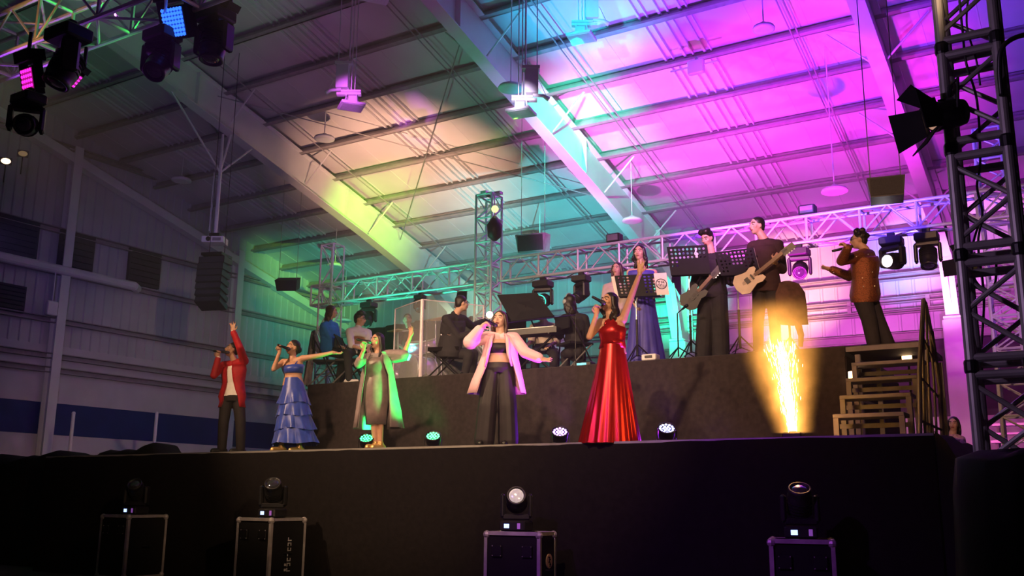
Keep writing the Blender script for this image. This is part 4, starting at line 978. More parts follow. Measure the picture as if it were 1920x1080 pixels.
def card(at, u0, u1, v0, v1, fr, off, name, label, extra=None):
    q = [at(u0, v0), at(u1, v0), at(u1, v1), at(u0, v1)]; q = [v + fr * off for v in q]
    o = MB().add(q + [v + fr * .004 for v in q], [(3, 2, 1, 0), (4, 5, 6, 7)] + [(j, (j + 1) % 4, (j + 1) % 4 + 4, j + 4) for j in range(4)]).build(name, paper); tag(o, label, 'sheet'); return o, q
o, q = card(at1, .93, 1.22, .0, 1.0, -f1, .012, 'white_card', 'white card with a round black badge on a music stand')
c = (q[0] + q[2]) / 2 - f1 * .007; du, dv = (q[1] - q[0]) / 2, (q[3] - q[0]) / 2
def flat(pts, nm, par, mk_): o_ = MB().add(pts, [tuple(range(len(pts)))]).build(nm, M[mk_], par); return o_
R0 = min(du.length, dv.length) * .88; dx, dyv = unit(du), unit(dv)
s = MB(); k = 28
for i in range(k):
    a0, a1 = 2 * PI * i / k, 2 * PI * (i + 1) / k; P_ = lambda a, r: c + dx * r * math.cos(a) + dyv * r * math.sin(a)
    s.add([P_(a0, R0), P_(a1, R0), P_(a1, R0 * .86), P_(a0, R0 * .86)], [(0, 1, 2, 3)])
for (x0, x1, y0, y1) in ((-.62, -.1, -.55, -.42), (-.42, -.3, -.42, -.02), (.05, .14, -.55, -.02), (.05, .55, -.55, -.45), (.45, .54, -.5, -.02), (.05, .55, -.3, -.22), (-.7, -.6, .1, .5), (-.7, -.3, .1, .18), (-.38, -.3, .1, .5), (-.2, -.1, .1, .5), (-.2, .15, .1, .18), (.07, .15, .1, .5), (.28, .36, .1, .5), (.28, .68, .42, .5), (.6, .68, .1, .5), (-.4, .4, .62, .70)):
    s.add([c + dx * R0 * x + dyv * R0 * y for x, y in ((x0, y0), (x1, y0), (x1, y1), (x0, y1))], [(0, 1, 2, 3)])
o['_o'] = (0, 0, 0); s.build('badge', M['matt_black'], o)
card(at1, -.09, -.01, .02, .95, f1, .01, 'sheet_music', 'white sheet edge at the left of the badged music stand')
card(at3, .93, 1.0, .0, 1.05, f3, .012, 'sheet_music', 'pale sheet edge at the right of the guitarist\'s stand')
# treble clef on the second desk
cc = at2(.72, .26) - f2 * .01; ux, uy = unit(at2(1, 0) - at2(0, 0)), unit(at2(0, 1) - at2(0, 0)); S_ = .075
clef = [(.05, 1.15), (-.22, 1.05), (-.2, .85), (.05, .9), (.12, 1.1), (.05, .6), (-.05, 0), (-.12, -.6), (0, -1), (.18, -.85), (.12, -.5), (-.2, -.1), (-.42, .25), (-.25, .6), (.1, .62), (.3, .38), (.18, .12), (-.05, .12), (-.15, .3), (-.02, .42)]
o = MB().tube([cc + ux * a * S_ + uy * b * S_ for a, b in clef], .008, 6).build('clef_clip', M['white_plastic'], smooth=True); tag(o, 'white treble clef ornament clipped on the middle music stand', 'clip')
def mic_stand(px, py, y, tip, label, sgn=1):
    b = PY(px, py, y); b.z = ZR; t = thing('microphone_stand', b, label, 'microphone stand'); T = PY(tip[0], tip[1], y - .1); h = V((b.x, b.y, T.z - .03))
    MB().tube([b + V((0, 0, .05)), h], .011, 8).build('pole', M['black_metal'], t); MB().tube([h, T], .008, 6).build('boom', M['black_metal'], t)
    for k in range(3): a = .4 + 2.094 * k; MB().tube([b + V((0, 0, .18)), b + V((.26 * math.cos(a), .26 * math.sin(a), .012))], .009, 6).build('leg', M['black_metal'], t)
    d = unit(T - h); MB().lathe(T, d, [(.014, 0), (.018, .1), (.024, .11), (.024, .15), (.012, .165)], 12).build('microphone', M['black_metal'], t, True)
mic_stand(1272, 660, 12.6, (1279, 580), 'low microphone stand between the blue dress and the bassist')
mic_stand(800, 640, 13.3, (800, 610), 'drum microphone on a slanting boom behind the shield')
# cloth-draped stand right of the guitarist
b = PY(1482, 645, 12.9); b.z = ZR; t = thing('coat_stand', b, 'dark coat hung on a stand, glowing orange beside the guitarist', 'coat stand')
MB().tube([b, b + V((0, 0, .98))], .016, 8).build('pole', M['black_metal'], t)
for k in range(3): a = 1 + 2.094 * k; MB().tube([b + V((0, 0, .25)), b + V((.22 * math.cos(a), .22 * math.sin(a), .012))], .011, 6).build('leg', M['black_metal'], t)
s = MB(); R_ = []
for z, w, d, dx in ((1.02, .05, .04, 0), (.98, .16, .08, 0), (.85, .20, .10, .02), (.6, .20, .11, .05), (.42, .18, .11, .08)): R_.append((b + V((dx, 0, z)), V((.9, .4, 0)), V((.4, -.9, 0)), w, d))
s.rings(R_, 26, lambda i, th: 1 + .10 * math.sin(th * 5 + i) * (i > 1)); s.build('coat', mat('coat_brown', (.10, .05, .035), .9, var=.4, scale=12, bump=.2), t, True)
MB().tube([b + V((.12, -.05, .45)), b + V((.17, -.08, .25)), b + V((.15, -.06, .1))], [.05, .04, .03], 8).build('sleeve', mat('coat_brown', (.1, .05, .03)), t, True)
# small gear on the riser floor
for (px, py, y, w, lab) in ((1095, 648, 12.8, .3, 'small black effects box with a cyan light on the riser edge'), (1220, 664, 12.55, .22, 'white socket strip by the foot of the badged music stand')):
    p = PY(px, py, y); z = ZR + .035; t = thing('floor_box', (p.x, y, z), lab, 'box'); w_ = 'white' in lab
    MB().box((p.x, y, z + .02), (w, .16, .09), bev=.012).build('body', M['white_plastic'] if w_ else M['black_plastic'], t)
    MB().box((p.x, y - .085, z + .025), (w * .5, .006, .035)).build('front_panel', M['black_plastic'] if w_ else mat('cyan_led', (.1, .7, .8), .3, emit=1.5, ecol=(.1, .8, .9)), t)
# ------------------------------------------------------------------ spark fountain
p = PY(1488, 819, YL + .25); sx = V((p.x, YL + .25, ZS)); t = thing('spark_fountain', sx, 'spark machine throwing a tall golden fountain on the stage edge', 'spark machine')
MB().box(sx + V((0, 0, .03)), (.20, .16, .06), bev=.012).build('housing', M['black_metal'], t)
MB().lathe(sx + V((0, 0, .06)), (0, 0, 1), [(.05, 0), (.05, .015), (.03, .016)], 16).build('nozzle', M['steel_grey'], t)
rn = random.Random(9); s = MB(); lean = unit(V((-.10, .0, 1)))
for k in range(1500):
    h = rn.random() ** 2.3 * .95; sp_ = .030 + .10 * h + .05 * h * h; th = rn.uniform(0, 2 * PI); rr_ = abs(rn.gauss(0, .62)) * sp_
    c = sx + V((0, 0, .065)) + lean * h + V((math.cos(th), math.sin(th), 0)) * rr_
    d = unit(lean + V((math.cos(th), math.sin(th), 0)) * (rr_ * .9 + .02)) ; L = rn.uniform(.015, .05); a, b_ = frame(d); w = rn.uniform(.0014, .003)
    s.add([c - d * L, c + a * w, c + b_ * w, c - a * w, c - b_ * w, c + d * L], [(0, 2, 1), (0, 3, 2), (0, 4, 3), (0, 1, 4), (5, 1, 2), (5, 2, 3), (5, 3, 4), (5, 4, 1)])
o = s.build('sparks', mat('spark', (1, .7, .25), .5, emit=26, ecol=(1, .56, .14)), t); o['kind'] = 'stuff'
# glowing smoke in the fountain
vm = bpy.data.materials.new('fountain_glow'); vm.use_nodes = True; nt = vm.node_tree; nt.nodes.clear(); L_ = nt.links
out = nt.nodes.new('ShaderNodeOutputMaterial'); pv = nt.nodes.new('ShaderNodeVolumePrincipled'); L_.new(pv.outputs[0], out.inputs['Volume'])
tc = nt.nodes.new('ShaderNodeTexCoord'); sep = nt.nodes.new('ShaderNodeSeparateXYZ'); L_.new(tc.outputs['Object'], sep.inputs[0])
def mth(op, a, b=None, cl=False):
    n_ = nt.nodes.new('ShaderNodeMath'); n_.operation = op; n_.use_clamp = cl
    for i, v in enumerate((a, b)):
        if v is None: continue
        if isinstance(v, (int, float)): n_.inputs[i].default_value = v
        else: L_.new(v, n_.inputs[i])
    return n_.outputs[0]
zz = sep.outputs[2]; hx = mth('ADD', sep.outputs[0], mth('MULTIPLY', zz, .10))
r2 = mth('ADD', mth('MULTIPLY', hx, hx), mth('MULTIPLY', sep.outputs[1], sep.outputs[1])); rad = mth('SQRT', r2)
noi = nt.nodes.new('ShaderNodeTexNoise'); noi.inputs['Scale'].default_value = 5; noi.inputs['Detail'].default_value = 4; L_.new(tc.outputs['Object'], noi.inputs['Vector'])
wid = mth('ADD', mth('MULTIPLY', zz, .14), .075); core = mth('POWER', mth('SUBTRACT', 1, mth('DIVIDE', rad, wid), True), 1.4)
fade = mth('POWER', mth('SUBTRACT', 1, mth('DIVIDE', zz, 1.15), True), 1.3)
wid2 = mth('ADD', mth('MULTIPLY', zz, .30), .24); halo = mth('POWER', mth('SUBTRACT', 1, mth('DIVIDE', rad, wid2), True), 2.2)
fade2 = mth('POWER', mth('SUBTRACT', 1, mth('DIVIDE', zz, 1.4), True), .8)
E1 = mth('MULTIPLY', mth('MULTIPLY', core, fade), 30.0); E2 = mth('MULTIPLY', mth('MULTIPLY', mth('MULTIPLY', halo, fade2), mth('POWER', mth('ADD', noi.outputs['Fac'], .15), 2.0)), 36)
em = mth('ADD', E1, E2); L_.new(em, pv.inputs['Emission Strength'])
pv.inputs['Emission Color'].default_value = (1, .40, .07, 1); pv.inputs['Color'].default_value = (1, .8, .6, 1); L_.new(mth('MULTIPLY', halo, .5), pv.inputs['Density'])
g = MB().lathe((0, 0, 0), (0, 0, 1), [(.30, 0), (.34, .1), (.50, .7), (.66, 1.25), (.6, 1.42)], 20); o = g.build('glowing_smoke', vm, None, loc=V((0, 0, 0))); o.parent = t; o.location = (0, 0, .06); o['kind'] = 'stuff'

# ------------------------------------------------------------------ people
SKIN = mat('skin_warm', (.50, .27, .17), .5, var=.06, scale=20); SKIN_L = mat('skin_light', (.62, .38, .27), .5, var=.06, scale=20)
HAIR = mat('hair_black', (.014, .009, .008), .45, var=.4, scale=60); HAIRB = mat('hair_brown', (.05, .022, .014), .45, var=.4, scale=60)
EYE = mat('eye_dark', (.03, .02, .02), .2); EYEW = mat('eye_white', (.7, .68, .66), .3); LIP = mat('lip', (.35, .10, .09), .4); MOUTH = mat('mouth_dark', (.06, .012, .012), .5)
SHOE = mat('shoe_black', (.012, .012, .012), .35); GOLD = mat('gold_strap', (.65, .42, .15), .35, .6)
class Body:
    def __init__(s, name, label, foot, y, H, face, z=None, floor=ZS, skin=SKIN, voxel=.0085):
        s.H = H; s.k = H / 1.7; s.y = y; s.vox = voxel
        p = PY(foot[0], foot[1], y); s.base = V((p.x, y, floor)); s.vd = unit(V((s.base.x, s.base.y, 0))); s.r = V((s.vd.y, -s.vd.x, 0))
        s.root = thing(name, s.base, label, 'person'); s.skin = skin
        s.f = unit(s.r * face[0] - s.vd * face[1]); s.prims = MB(); s.n = 0
    def p(s, px, py, off=0.):
        r = ray(px, py); t = ((s.base + s.vd * off - CAM).dot(s.vd)) / r.dot(s.vd); return CAM + r * t
    def lim(s, a, px, py, L, near=True):
        """point on the sight line at distance L from joint a (elbow, wrist, knee ...)"""
        L *= s.k; r = ray(px, py); d = unit(r); o = CAM - a; b = o.dot(d); disc = b * b - (o.dot(o) - L * L)
        if disc < 0:
            q = CAM + d * (-b); return q if (q - a).length < L * 1.25 else a + (q - a).normalized() * L * 1.25
        return CAM + d * (-b - math.sqrt(disc) if near else -b + math.sqrt(disc))
    def head(s, c, f=None, up=(0, 0, 1), neck=None, hair='short', hm=HAIR, mouth=.3, chin=0, glasses=False, earr=False, long_to=None):
        k = s.k * 1.02; f = unit(f if f is not None else s.f); u = V(up); u = unit(u - f * f.dot(u)); r = f.cross(u); m = s.prims; s.hc, s.hf, s.hu, s.hr = c, f, u, r
        m.ell(c + u * .022 * k - f * .008 * k, r * .074 * k, f * .092 * k, u * .096 * k, 18, 12)
        m.ell(c - u * .04 * k + f * .022 * k, r * .058 * k, f * .064 * k, u * .075 * k, 16, 10); m.ell(c - u * .092 * k + f * .055 * k, r * .026 * k, f * .022 * k, u * .02 * k)
        m.cap(c + f * .084 * k + u * .012 * k, c + f * .106 * k - u * .026 * k, .008 * k, .0135 * k); m.ell(c + f * .09 * k - u * .03 * k, r * .018 * k, f * .016 * k, u * .011 * k)
        m.ell(c + f * .066 * k + u * .032 * k, r * .05 * k, f * .022 * k, u * .012 * k); m.ell(c + f * .080 * k - u * .056 * k, r * .026 * k, f * .016 * k, u * .014 * k)
        for e in (-1, 1):
            m.ell(c + r * e * .074 * k - f * .004 * k - u * .008 * k, r * .010 * k, f * .018 * k, u * .031 * k, 10, 7); m.ell(c + r * e * .04 * k + f * .058 * k - u * .022 * k, r * .025 * k, f * .022 * k, u * .02 * k)
        if neck is not None: m.cap(c - u * .06 * k - f * .018 * k, neck, .050 * k, .060 * k, 14)
        R = s.root
        for e in (-1, 1):
            q = c + r * e * .033 * k + f * .077 * k + u * .010 * k
            ey = MB().ell(q, r * .0135 * k, f * .010 * k, u * .0062 * k, 10, 6).build('eye', EYEW, R, True); MB().ell(q + f * .006 * k, r * .0072 * k, f * .0065 * k, u * .0066 * k, 8, 6).build('iris', EYE, ey, True)
            MB().tube([c + r * e * .014 * k + f * .089 * k + u * .03 * k, c + r * e * .034 * k + f * .087 * k + u * .038 * k, c + r * e * .056 * k + f * .070 * k + u * .03 * k], .0042 * k, 6).build('eyebrow', HAIR, R, True)
        q = c + f * .088 * k - u * (.058 + .01 * mouth) * k
        lp = MB().ell(q, r * .024 * k, f * .010 * k, u * (.008 + .014 * mouth) * k, 12, 7).build('lips', LIP, R, True)
        if mouth > .25: MB().ell(q + f * .006 * k, r * .016 * k, f * .008 * k, u * (.003 + .012 * mouth) * k, 10, 6).build('mouth', MOUTH, lp, True)
        h = MB()
        h.ell(c + u * .042 * k - f * .022 * k, r * .084 * k, f * .094 * k, u * .088 * k, 18, 12)
        h.ell(c + u * .0 * k - f * .055 * k, r * .072 * k, f * .056 * k, u * .08 * k)
        if hair == 'curly':
            rn = random.Random(5)
            for q in range(40):
                a = rn.uniform(0, 2 * PI); e = rn.uniform(.0, 1.3); d = u * math.sin(e) + (r * math.cos(a) + f * math.sin(a)) * math.cos(e)
                if d.dot(f) < .62: h.ball(c + u * .04 * k - f * .02 * k + V((d.dot(r) * r * .085 + d.dot(f) * f * .09 + d.dot(u) * u * .10)) * k, rn.uniform(.02, .034) * k, 7, 5)
        if hair == 'quiff':
            for e in (-.05, -.02, .02, .05): h.ell(c + r * e * k + u * .105 * k + f * .02 * k, r * .04 * k, f * .075 * k, u * .05 * k)
        if hair == 'bun': h.ell(c - f * .105 * k - u * .005 * k, r * .05 * k, f * .05 * k, u * .055 * k); h.ell(c - f * .06 * k - u * .05 * k, r * .05 * k, f * .045 * k, u * .05 * k)
        if hair in ('long', 'bob', 'wave'):
            L = {'long': .36, 'bob': .17, 'wave': .25}[hair]
            for i in range(15):
                a = PI * (.44 + 1.12 * i / 14); d = f * math.cos(a) + r * math.sin(a)
                p0 = c + u * .05 * k + d * .068 * k; p1 = c - u * .04 * k + d * .086 * k - f * .012 * k; ln = L * (.75 + .25 * abs(math.sin(i * 1.7)))
                wv = (r * math.cos(a) - f * math.sin(a)) * ((.022 if hair == 'wave' else .008) * (1 if i % 2 else -1)) * k
                pts = [p0, p1]
                for q in range(1, 6):
                    uu = q / 5; pts.append(c - u * (.04 + ln * uu) * k + d * (.086 + .016 * math.sin(uu * 7 + i * 1.3) * (1.5 if hair == 'wave' else .6) - .012 * uu) * k - f * (.014 + .02 * uu) * k + wv * math.sin(uu * 9))
                h.chain(pts, [.027 * k, .023 * k, .021 * k, .021 * k, .019 * k, .015 * k, .008 * k], 8)
        blob(h, 'hair', hm, R, s.vox * .8, 3)
        if glasses:
            g = MB()
            for e in (-1, 1):
                q = c + r * e * .034 * k + f * .096 * k + u * .008 * k; n = 14
                g.tube([q + (r * .024 * math.cos(2 * PI * i / n) + u * .019 * math.sin(2 * PI * i / n)) * k for i in range(n + 1)], .0026 * k, 5); g.tube([q + r * e * .024 * k, c + r * e * .078 * k + u * .008 * k - f * .0 * k], .0026 * k, 5)
            g.tube([c - r * .010 * k + f * .098 * k + u * .01 * k, c + r * .010 * k + f * .098 * k + u * .01 * k], .0026 * k, 5); g.build('glasses', EYE, R)
    def hand(s, w, d, n, thumb=1, curl=.35, spread=.16, sc=1.):
        """palm, four jointed fingers of unequal length, thumb from the side of the palm; fingers bend towards n"""
        k = s.k * sc; d = unit(d); n = unit(V(n) - d * d.dot(V(n))); sd = d.cross(n) * thumb; m = s.prims
        m.ell(w + d * .045 * k, d * .055 * k, sd * .042 * k, n * .019 * k, 12, 8); m.cap(w - d * .02 * k, w + d * .02 * k, .026 * k, .028 * k)
        for i, (o, L) in enumerate(((.032, .073), (.011, .084), (-.011, .077), (-.031, .060))):
            b = w + d * .082 * k + sd * o * k; a = spread * (1.2 - .8 * i); dd = unit(d + sd * a)
            q0 = b; cur = curl * (1 + .12 * i); pts = [w + d * .05 * k + sd * o * .9 * k, q0]
            for j, fr in enumerate((.42, .32, .26)):
                an = cur * (j + .7); v = dd * math.cos(an) + n * math.sin(an); q0 = q0 + v * L * fr * k; pts.append(q0)
            m.chain(pts, [.0105 * k, .0098 * k, .009 * k, .0085 * k, .0072 * k], 8)
        t0 = w + d * .022 * k + sd * .032 * k; t1 = t0 + (d * .55 + sd * .75 + n * .25) * .042 * k; t2 = t1 + (d * .85 + sd * (.35 - curl * .4) + n * (.2 + curl * .5)) * .036 * k
        m.chain([w + d * .02 * k, t0, t1, t2], [.018 * k, .0135 * k, .0115 * k, .0085 * k], 8)
    def torso(s, hp, sc_, lh, ls, fh, fs_, w=1., bust=0., m=None, inf=0., t0=-.14, t1=1.0, taper=None, n=20, deep=1.):
        """rings from the hips to the shoulders"""
        prof = [(-.16, .150, .105), (0, .172, .118), (.18, .155, .108), (.42, .135, .096), (.62, .150, .108 + bust), (.80, .165, .110 + bust * .6), (.93, .160, .090), (1.02, .100, .068)]
        R = []; k = s.k
        for t, a, d in prof:
            if t < t0 - .001 or t > t1 + .001: continue
            c = hp.lerp(sc_, t) if t >= 0 else hp + (hp - sc_) * (-t); q = min(max(t, 0), 1); l = unit(lh.lerp(ls, q)); f = unit(fh.lerp(fs_, q)); f = unit(f - l * f.dot(l))
            R.append((c, l, f, (a * w + inf) * k, (d * w * deep + inf) * k))
        return R
    def fig(s, J, w=1., bust=0., arms=1., legs=True, deep=1., footdir=None):
        for e in 'ab':
            z0 = J['a' + e].z; J['a' + e].z = s.base.z + .088 * s.k; J['k' + e].z += (J['a' + e].z - z0) * .5
        """joints: hp sc (hip, shoulder centres) sa sb ea eb wa wb ha hb ka kb aa ab; a = left in the photo"""
        s.J = J; m = s.prims; k = s.k
        ls = unit(J['sb'] - J['sa']); lh = unit(J['hb'] - J['ha']); up = unit(J['sc'] - J['hp']); fs_ = unit(J.get('ft', s.f)); fh = unit(J.get('fh', s.f))
        fs_ = unit(fs_ - ls * fs_.dot(ls)); fh = unit(fh - lh * fh.dot(lh)); s.lat, s.lath, s.fs, s.fh = ls, lh, fs_, fh
        m.rings(s.torso(J['hp'], J['sc'], lh, ls, fh, fs_, w, bust, deep=deep))
        for e in 'ab':
            m.cap(J['sc'] - up * .02 * k, J['s' + e], .062 * k, .054 * k * arms); m.cap(J['s' + e], J['e' + e], .050 * k * arms, .038 * k * arms); m.cap(J['e' + e], J['w' + e], .039 * k * arms, .026 * k * arms)
            if legs:
                m.cap(J['h' + e], J['k' + e], .080 * k, .052 * k, 12); m.cap(J['k' + e], J['a' + e], .052 * k, .035 * k, 12)
                a = J['k' + e].lerp(J['a' + e], .3); m.ell(a - fh * .018 * k, lh * .045 * k, fh * .05 * k, V((0, 0, .1 * k)))
                fd = unit(footdir or s.f); fd.z = 0; fd.normalize(); an = J['a' + e]; m.cap(V((an.x, an.y, an.z - .035 * k)) - fd * .03 * k, an + fd * .13 * k - V((0, 0, .055 * k)), .036 * k, .028 * k)
    def skin_(s): return blob(s.prims, 'body', s.skin, s.root, s.vox, 4)
    def sleeve(s, m, e, r0=.066, r1=.052, r2=.042, to=1.):
        J = s.J; k = s.k; w = J['e' + e].lerp(J['w' + e], to)
        m.cap(J['sc'].lerp(J['s' + e], .1), J['s' + e], .078 * k, r0 * k); m.cap(J['s' + e], J['e' + e], r0 * k, r1 * k); 
        if to > 0: m.cap(J['e' + e], w, r1 * k, r2 * k)
    def trousers(s, m_, top=.18, rh=.100, rk=.075, ra=.068, name='trousers', w=1.):
        J = s.J; k = s.k; m = MB(); m.rings(s.torso(J['hp'], J['sc'], s.lath, s.lat, s.fh, s.fs, w, 0, inf=.016, t0=-.16, t1=top))
        for e in 'ab': m.cap(J['h' + e], J['k' + e], rh * k, rk * k, 14); m.cap(J['k' + e], J['a' + e] - V((0, 0, .02)), rk * k, ra * k, 14)
        return blob(m, name, m_, s.root, s.vox, 4)
    def shoes(s, m_=SHOE, fd=None):
        for e in 'ab':
            a = s.J['a' + e]; d = unit(fd or s.f); d.z = 0; d.normalize(); k = s.k; m = MB(); b = V((a.x, a.y, a.z - .055 * k))
            m.cap(b - d * .05 * k, b + d * .14 * k, .044 * k, .036 * k); m.cap(b - d * .03 * k, a, .045 * k, .045 * k); m.cap(b - d * .03 * k - V((0, 0, .01)), b + d * .15 * k - V((0, 0, .012)), .034 * k, .032 * k); blob(m, 'shoe', m_, s.root, s.vox, 2)
def mic(p, q, label, tip=.024):
    """hand microphone: p tail, q head"""
    d = unit(q - p); t = thing('microphone', p, label, 'microphone'); L = (q - p).length
    MB().lathe(p, d, [(.012, 0), (.016, .01), (.018, L * .5), (.022, L - .05), (.026, L - .045)], 14).build('handle', M['black_metal'], t, True)
    MB().lathe(p + d * (L - .048), d, [(.024, 0), (.027, .008), (.0265, .035), (.020, .054), (.001, .062)], 14).build('grille', mat('mic_mesh', (.10, .10, .11), .4, .7, var=.5, scale=200), t, True)
def mid(a, b): return (a + b) / 2
Z_ = V((0, 0, 1))
def cloth(nm, c, rough=.8, **kw): return mat(nm, c, rough, **kw)

# ---- man in the red blazer
b = Body('person', 'man in a red velvet blazer singing with one arm raised', (432, 848), 10.25, 1.63, (-.93, .35))
J = {}; J['hp'] = b.p(436, 744); J['sc'] = b.p(439, 684); J['sa'] = b.p(419, 685, .10); J['sb'] = b.p(458, 677, -.10)
J['ea'] = b.lim(J['sa'], 401, 704, .30, True); J['wa'] = b.lim(J['ea'], 409, 671, .25, True)
J['eb'] = b.lim(J['sb'], 449, 650, .30, True); J['wb'] = b.lim(J['eb'], 437, 622, .25, False)
J['ha'] = b.p(425, 748, .02); J['hb'] = b.p(447, 748, -.02); J['ka'] = b.p(419, 795, -.02); J['kb'] = b.p(451, 795, -.05); J['aa'] = b.p(416, 840, 0); J['ab'] = b.p(451, 840, -.02)
b.fig(J, 1.08); hc = b.p(435, 656); b.head(hc, b.f + Z_ * .28, neck=b.p(440, 679), mouth=.6)
mt, mh = b.p(400, 658, -.16), b.p(429, 661, -.06)
b.hand(J['wa'], Z_ * .9 - b.r * .1, b.r * .5 - b.vd, -1, .95, .03); b.hand(J['wb'], V((-.08, 0, 1)) + b.r * -.05, -b.vd - b.r * .4, 1, .12, .22)
b.skin_(); mic(mt, mh, 'black microphone of the man in the red blazer')
velvet = cloth('velvet_red', (.42, .002, .010), .6, sheen=.05, var=.2, scale=14); shirt = cloth('shirt_white', (.85, .82, .76), .8); blackcloth = cloth('suit_black', (.018, .013, .014), .8, var=.3)
m = MB(); m.rings(b.torso(J['hp'], J['sc'], b.lath, b.lat, b.fh, b.fs, 1.08, 0, inf=.008, t0=0)); blob(m, 'shirt', shirt, b.root, .009)
m = MB(); R_ = b.torso(J['hp'], J['sc'], b.lath, b.lat, b.fh, b.fs, 1.1, 0, inf=.028, t0=-.16, t1=.95); R_.insert(0, (J['hp'] - Z_ * .16, b.lath, b.fh, .205, .15))
m.shell(R_, [.75, .7, .55, .42, .3, .25, .22, .22], .014, 30, lambda i, t: 1 + .02 * math.sin(t * 5 + i)); m.build('blazer', velvet, b.root, True)
m = MB(); b.sleeve(m, 'a', .068, .058, .048, .92); blob(m, 'sleeve', velvet, b.root); m = MB(); b.sleeve(m, 'b', .072, .060, .05, .92); blob(m, 'sleeve', velvet, b.root)
for e in 'ab': MB().cap(J['e' + e].lerp(J['w' + e], .9), J['e' + e].lerp(J['w' + e], .99), .036, .034).build('cuff', shirt, b.root, True)
b.trousers(blackcloth, rk=.082, ra=.07); b.shoes()

# ---- woman in the tiered blue dress
b = Body('person', 'woman in a tiered blue ruffled dress with one arm stretched out', (546, 845), 10.35, 1.62, (-.85, .5))
J = {}; J['hp'] = b.p(550, 724); J['sc'] = b.p(549, 678); J['sa'] = b.p(531, 679, .07); J['sb'] = b.p(568, 672, -.07)
J['ea'] = b.lim(J['sa'], 513, 692, .27, True); J['wa'] = b.lim(J['ea'], 524, 660, .24, True); J['eb'] = b.lim(J['sb'], 598, 667, .27, True); J['wb'] = b.lim(J['eb'], 624, 661, .23, True)
J['ha'] = b.p(541, 732); J['hb'] = b.p(560, 732); J['ka'] = b.p(536, 785, -.03); J['kb'] = b.p(560, 785, -.06); J['aa'] = b.p(527, 838, 0); J['ab'] = b.p(561, 833, -.05)
b.fig(J, .98, .018); b.head(b.p(549, 652), b.f + Z_ * .18, neck=b.p(548, 674), hair='bun', mouth=.7)
b.hand(J['wa'], Z_ - b.r * .1, b.r * .6 - b.vd, -1, .95, .03); b.hand(J['wb'], b.r * 1 - Z_ * .12 - b.vd * .2, Z_ * .8 - b.vd * .4, 1, .22, .2)
b.skin_(); mic(b.p(520, 646, -.2), b.p(543, 655, -.10), 'black microphone of the woman in blue')
blue = cloth('satin_blue', (.022, .055, .38), .38, sheen=.3, var=.2, scale=10)
top = b.torso(J['hp'], J['sc'], b.lath, b.lat, b.fh, b.fs, .98, .018, inf=.012, t0=.42, t1=.8); MB().rings([(b.p(550, 701), b.lath, b.fh, .138, .104)] + top[1:], 26, lambda i, t: 1 + (.05 * abs(math.sin(t)) if i == len(top) - 1 else 0)).build('bodice', blue, b.root, True)
for e in (-1, 1): MB().tube([J['sc'].lerp(J['hp'], .2) + b.lat * e * .09 + b.fs * .1, J['sc'] + b.lat * e * .10 + Z_ * .02, J['sc'].lerp(J['hp'], .18) + b.lat * e * .1 - b.fs * .09], .011, 6).build('strap', blue, b.root)
def tier(c0, c1, w0, w1, amp, n, seed, nm, mt_, b_, dk=.8, drop=.0):
    rn = random.Random(seed); ph = [rn.uniform(0, 6) for _ in range(4)]; R_ = []; st = 7
    for i in range(st):
        u = i / (st - 1); R_.append((c0.lerp(c1, u), b_.lath, b_.fh, w0 + (w1 - w0) * u, (w0 + (w1 - w0) * u) * dk))
    wob = lambda i, t: 1 + amp * (i / (st - 1)) ** 1.2 * (math.sin(n * t + ph[0]) * .6 + .4 * math.sin((n * .6) * t + ph[1]) * 1 + .25 * math.sin((n * 2 + 1) * t + ph[2]))
    m = MB(); N_ = 90
    vs = []; fs = []
    for i, (c, l, f, w, d) in enumerate(R_):
        for k in range(N_):
            t = 2 * PI * k / N_; q = wob(i, t); vs.append(c + l * w * q * math.sin(t) + f * d * q * math.cos(t) - Z_ * (drop * (i / (st - 1)) * math.sin(3 * t + ph[3])))
    for i in range(st - 1):
        for k in range(N_): fs.append((i * N_ + k, i * N_ + (k + 1) % N_, (i + 1) * N_ + (k + 1) % N_, (i + 1) * N_ + k))
    m.add(vs, fs); o = m.build(nm, mt_, b_.root, True); return o
cy = lambda y, x=551: b.p(x, y)
tier(cy(709, 550), cy(738), .125, .185, .01, 6, 1, 'skirt_yoke', blue, b)
for k, (y0, y1, w0, w1) in enumerate(((733, 758, .178, .232), (754, 781, .205, .258), (777, 807, .235, .29), (803, 833, .262, .325))): tier(cy(y0), cy(y1, 551 + k), w0, w1, .085, 11, k + 3, 'ruffle_tier', blue, b, .85, .015)
b.shoes(GOLD)

# ---- woman in the grey dress and open robe
b = Body('person', 'woman in a grey knee-length dress and long open grey robe', (707, 846), 10.25, 1.63, (-.72, .68))
J = {}; J['hp'] = b.p(706, 719); J['sc'] = b.p(708, 670); J['sa'] = b.p(687, 671, .04); J['sb'] = b.p(729, 664, -.04)
J['ea'] = b.lim(J['sa'], 672, 683, .27, True); J['wa'] = b.lim(J['ea'], 682, 655, .24, True); J['eb'] = b.lim(J['sb'], 757, 665, .27, True); J['wb'] = b.lim(J['eb'], 769, 632, .24, True)
J['ha'] = b.p(697, 728); J['hb'] = b.p(716, 728); J['ka'] = b.p(700, 785, -.04); J['kb'] = b.p(713, 785, -.04); J['aa'] = b.p(703, 837, 0); J['ab'] = b.p(713, 837, 0)
b.fig(J, 1.0, .02); b.head(b.p(707, 640), b.f + Z_ * .1, neck=b.p(709, 666), hair='long', mouth=.5)
b.hand(J['wa'], Z_ - b.r * .05, b.r * .6 - b.vd, -1, .95, .03); b.hand(J['wb'], Z_ + b.r * .12, -b.r * .7 - b.vd * .6, 1, .25, .2)
b.skin_(); mic(b.p(668, 636, -.16), b.p(695, 642, -.10), 'black microphone of the woman in the grey robe')
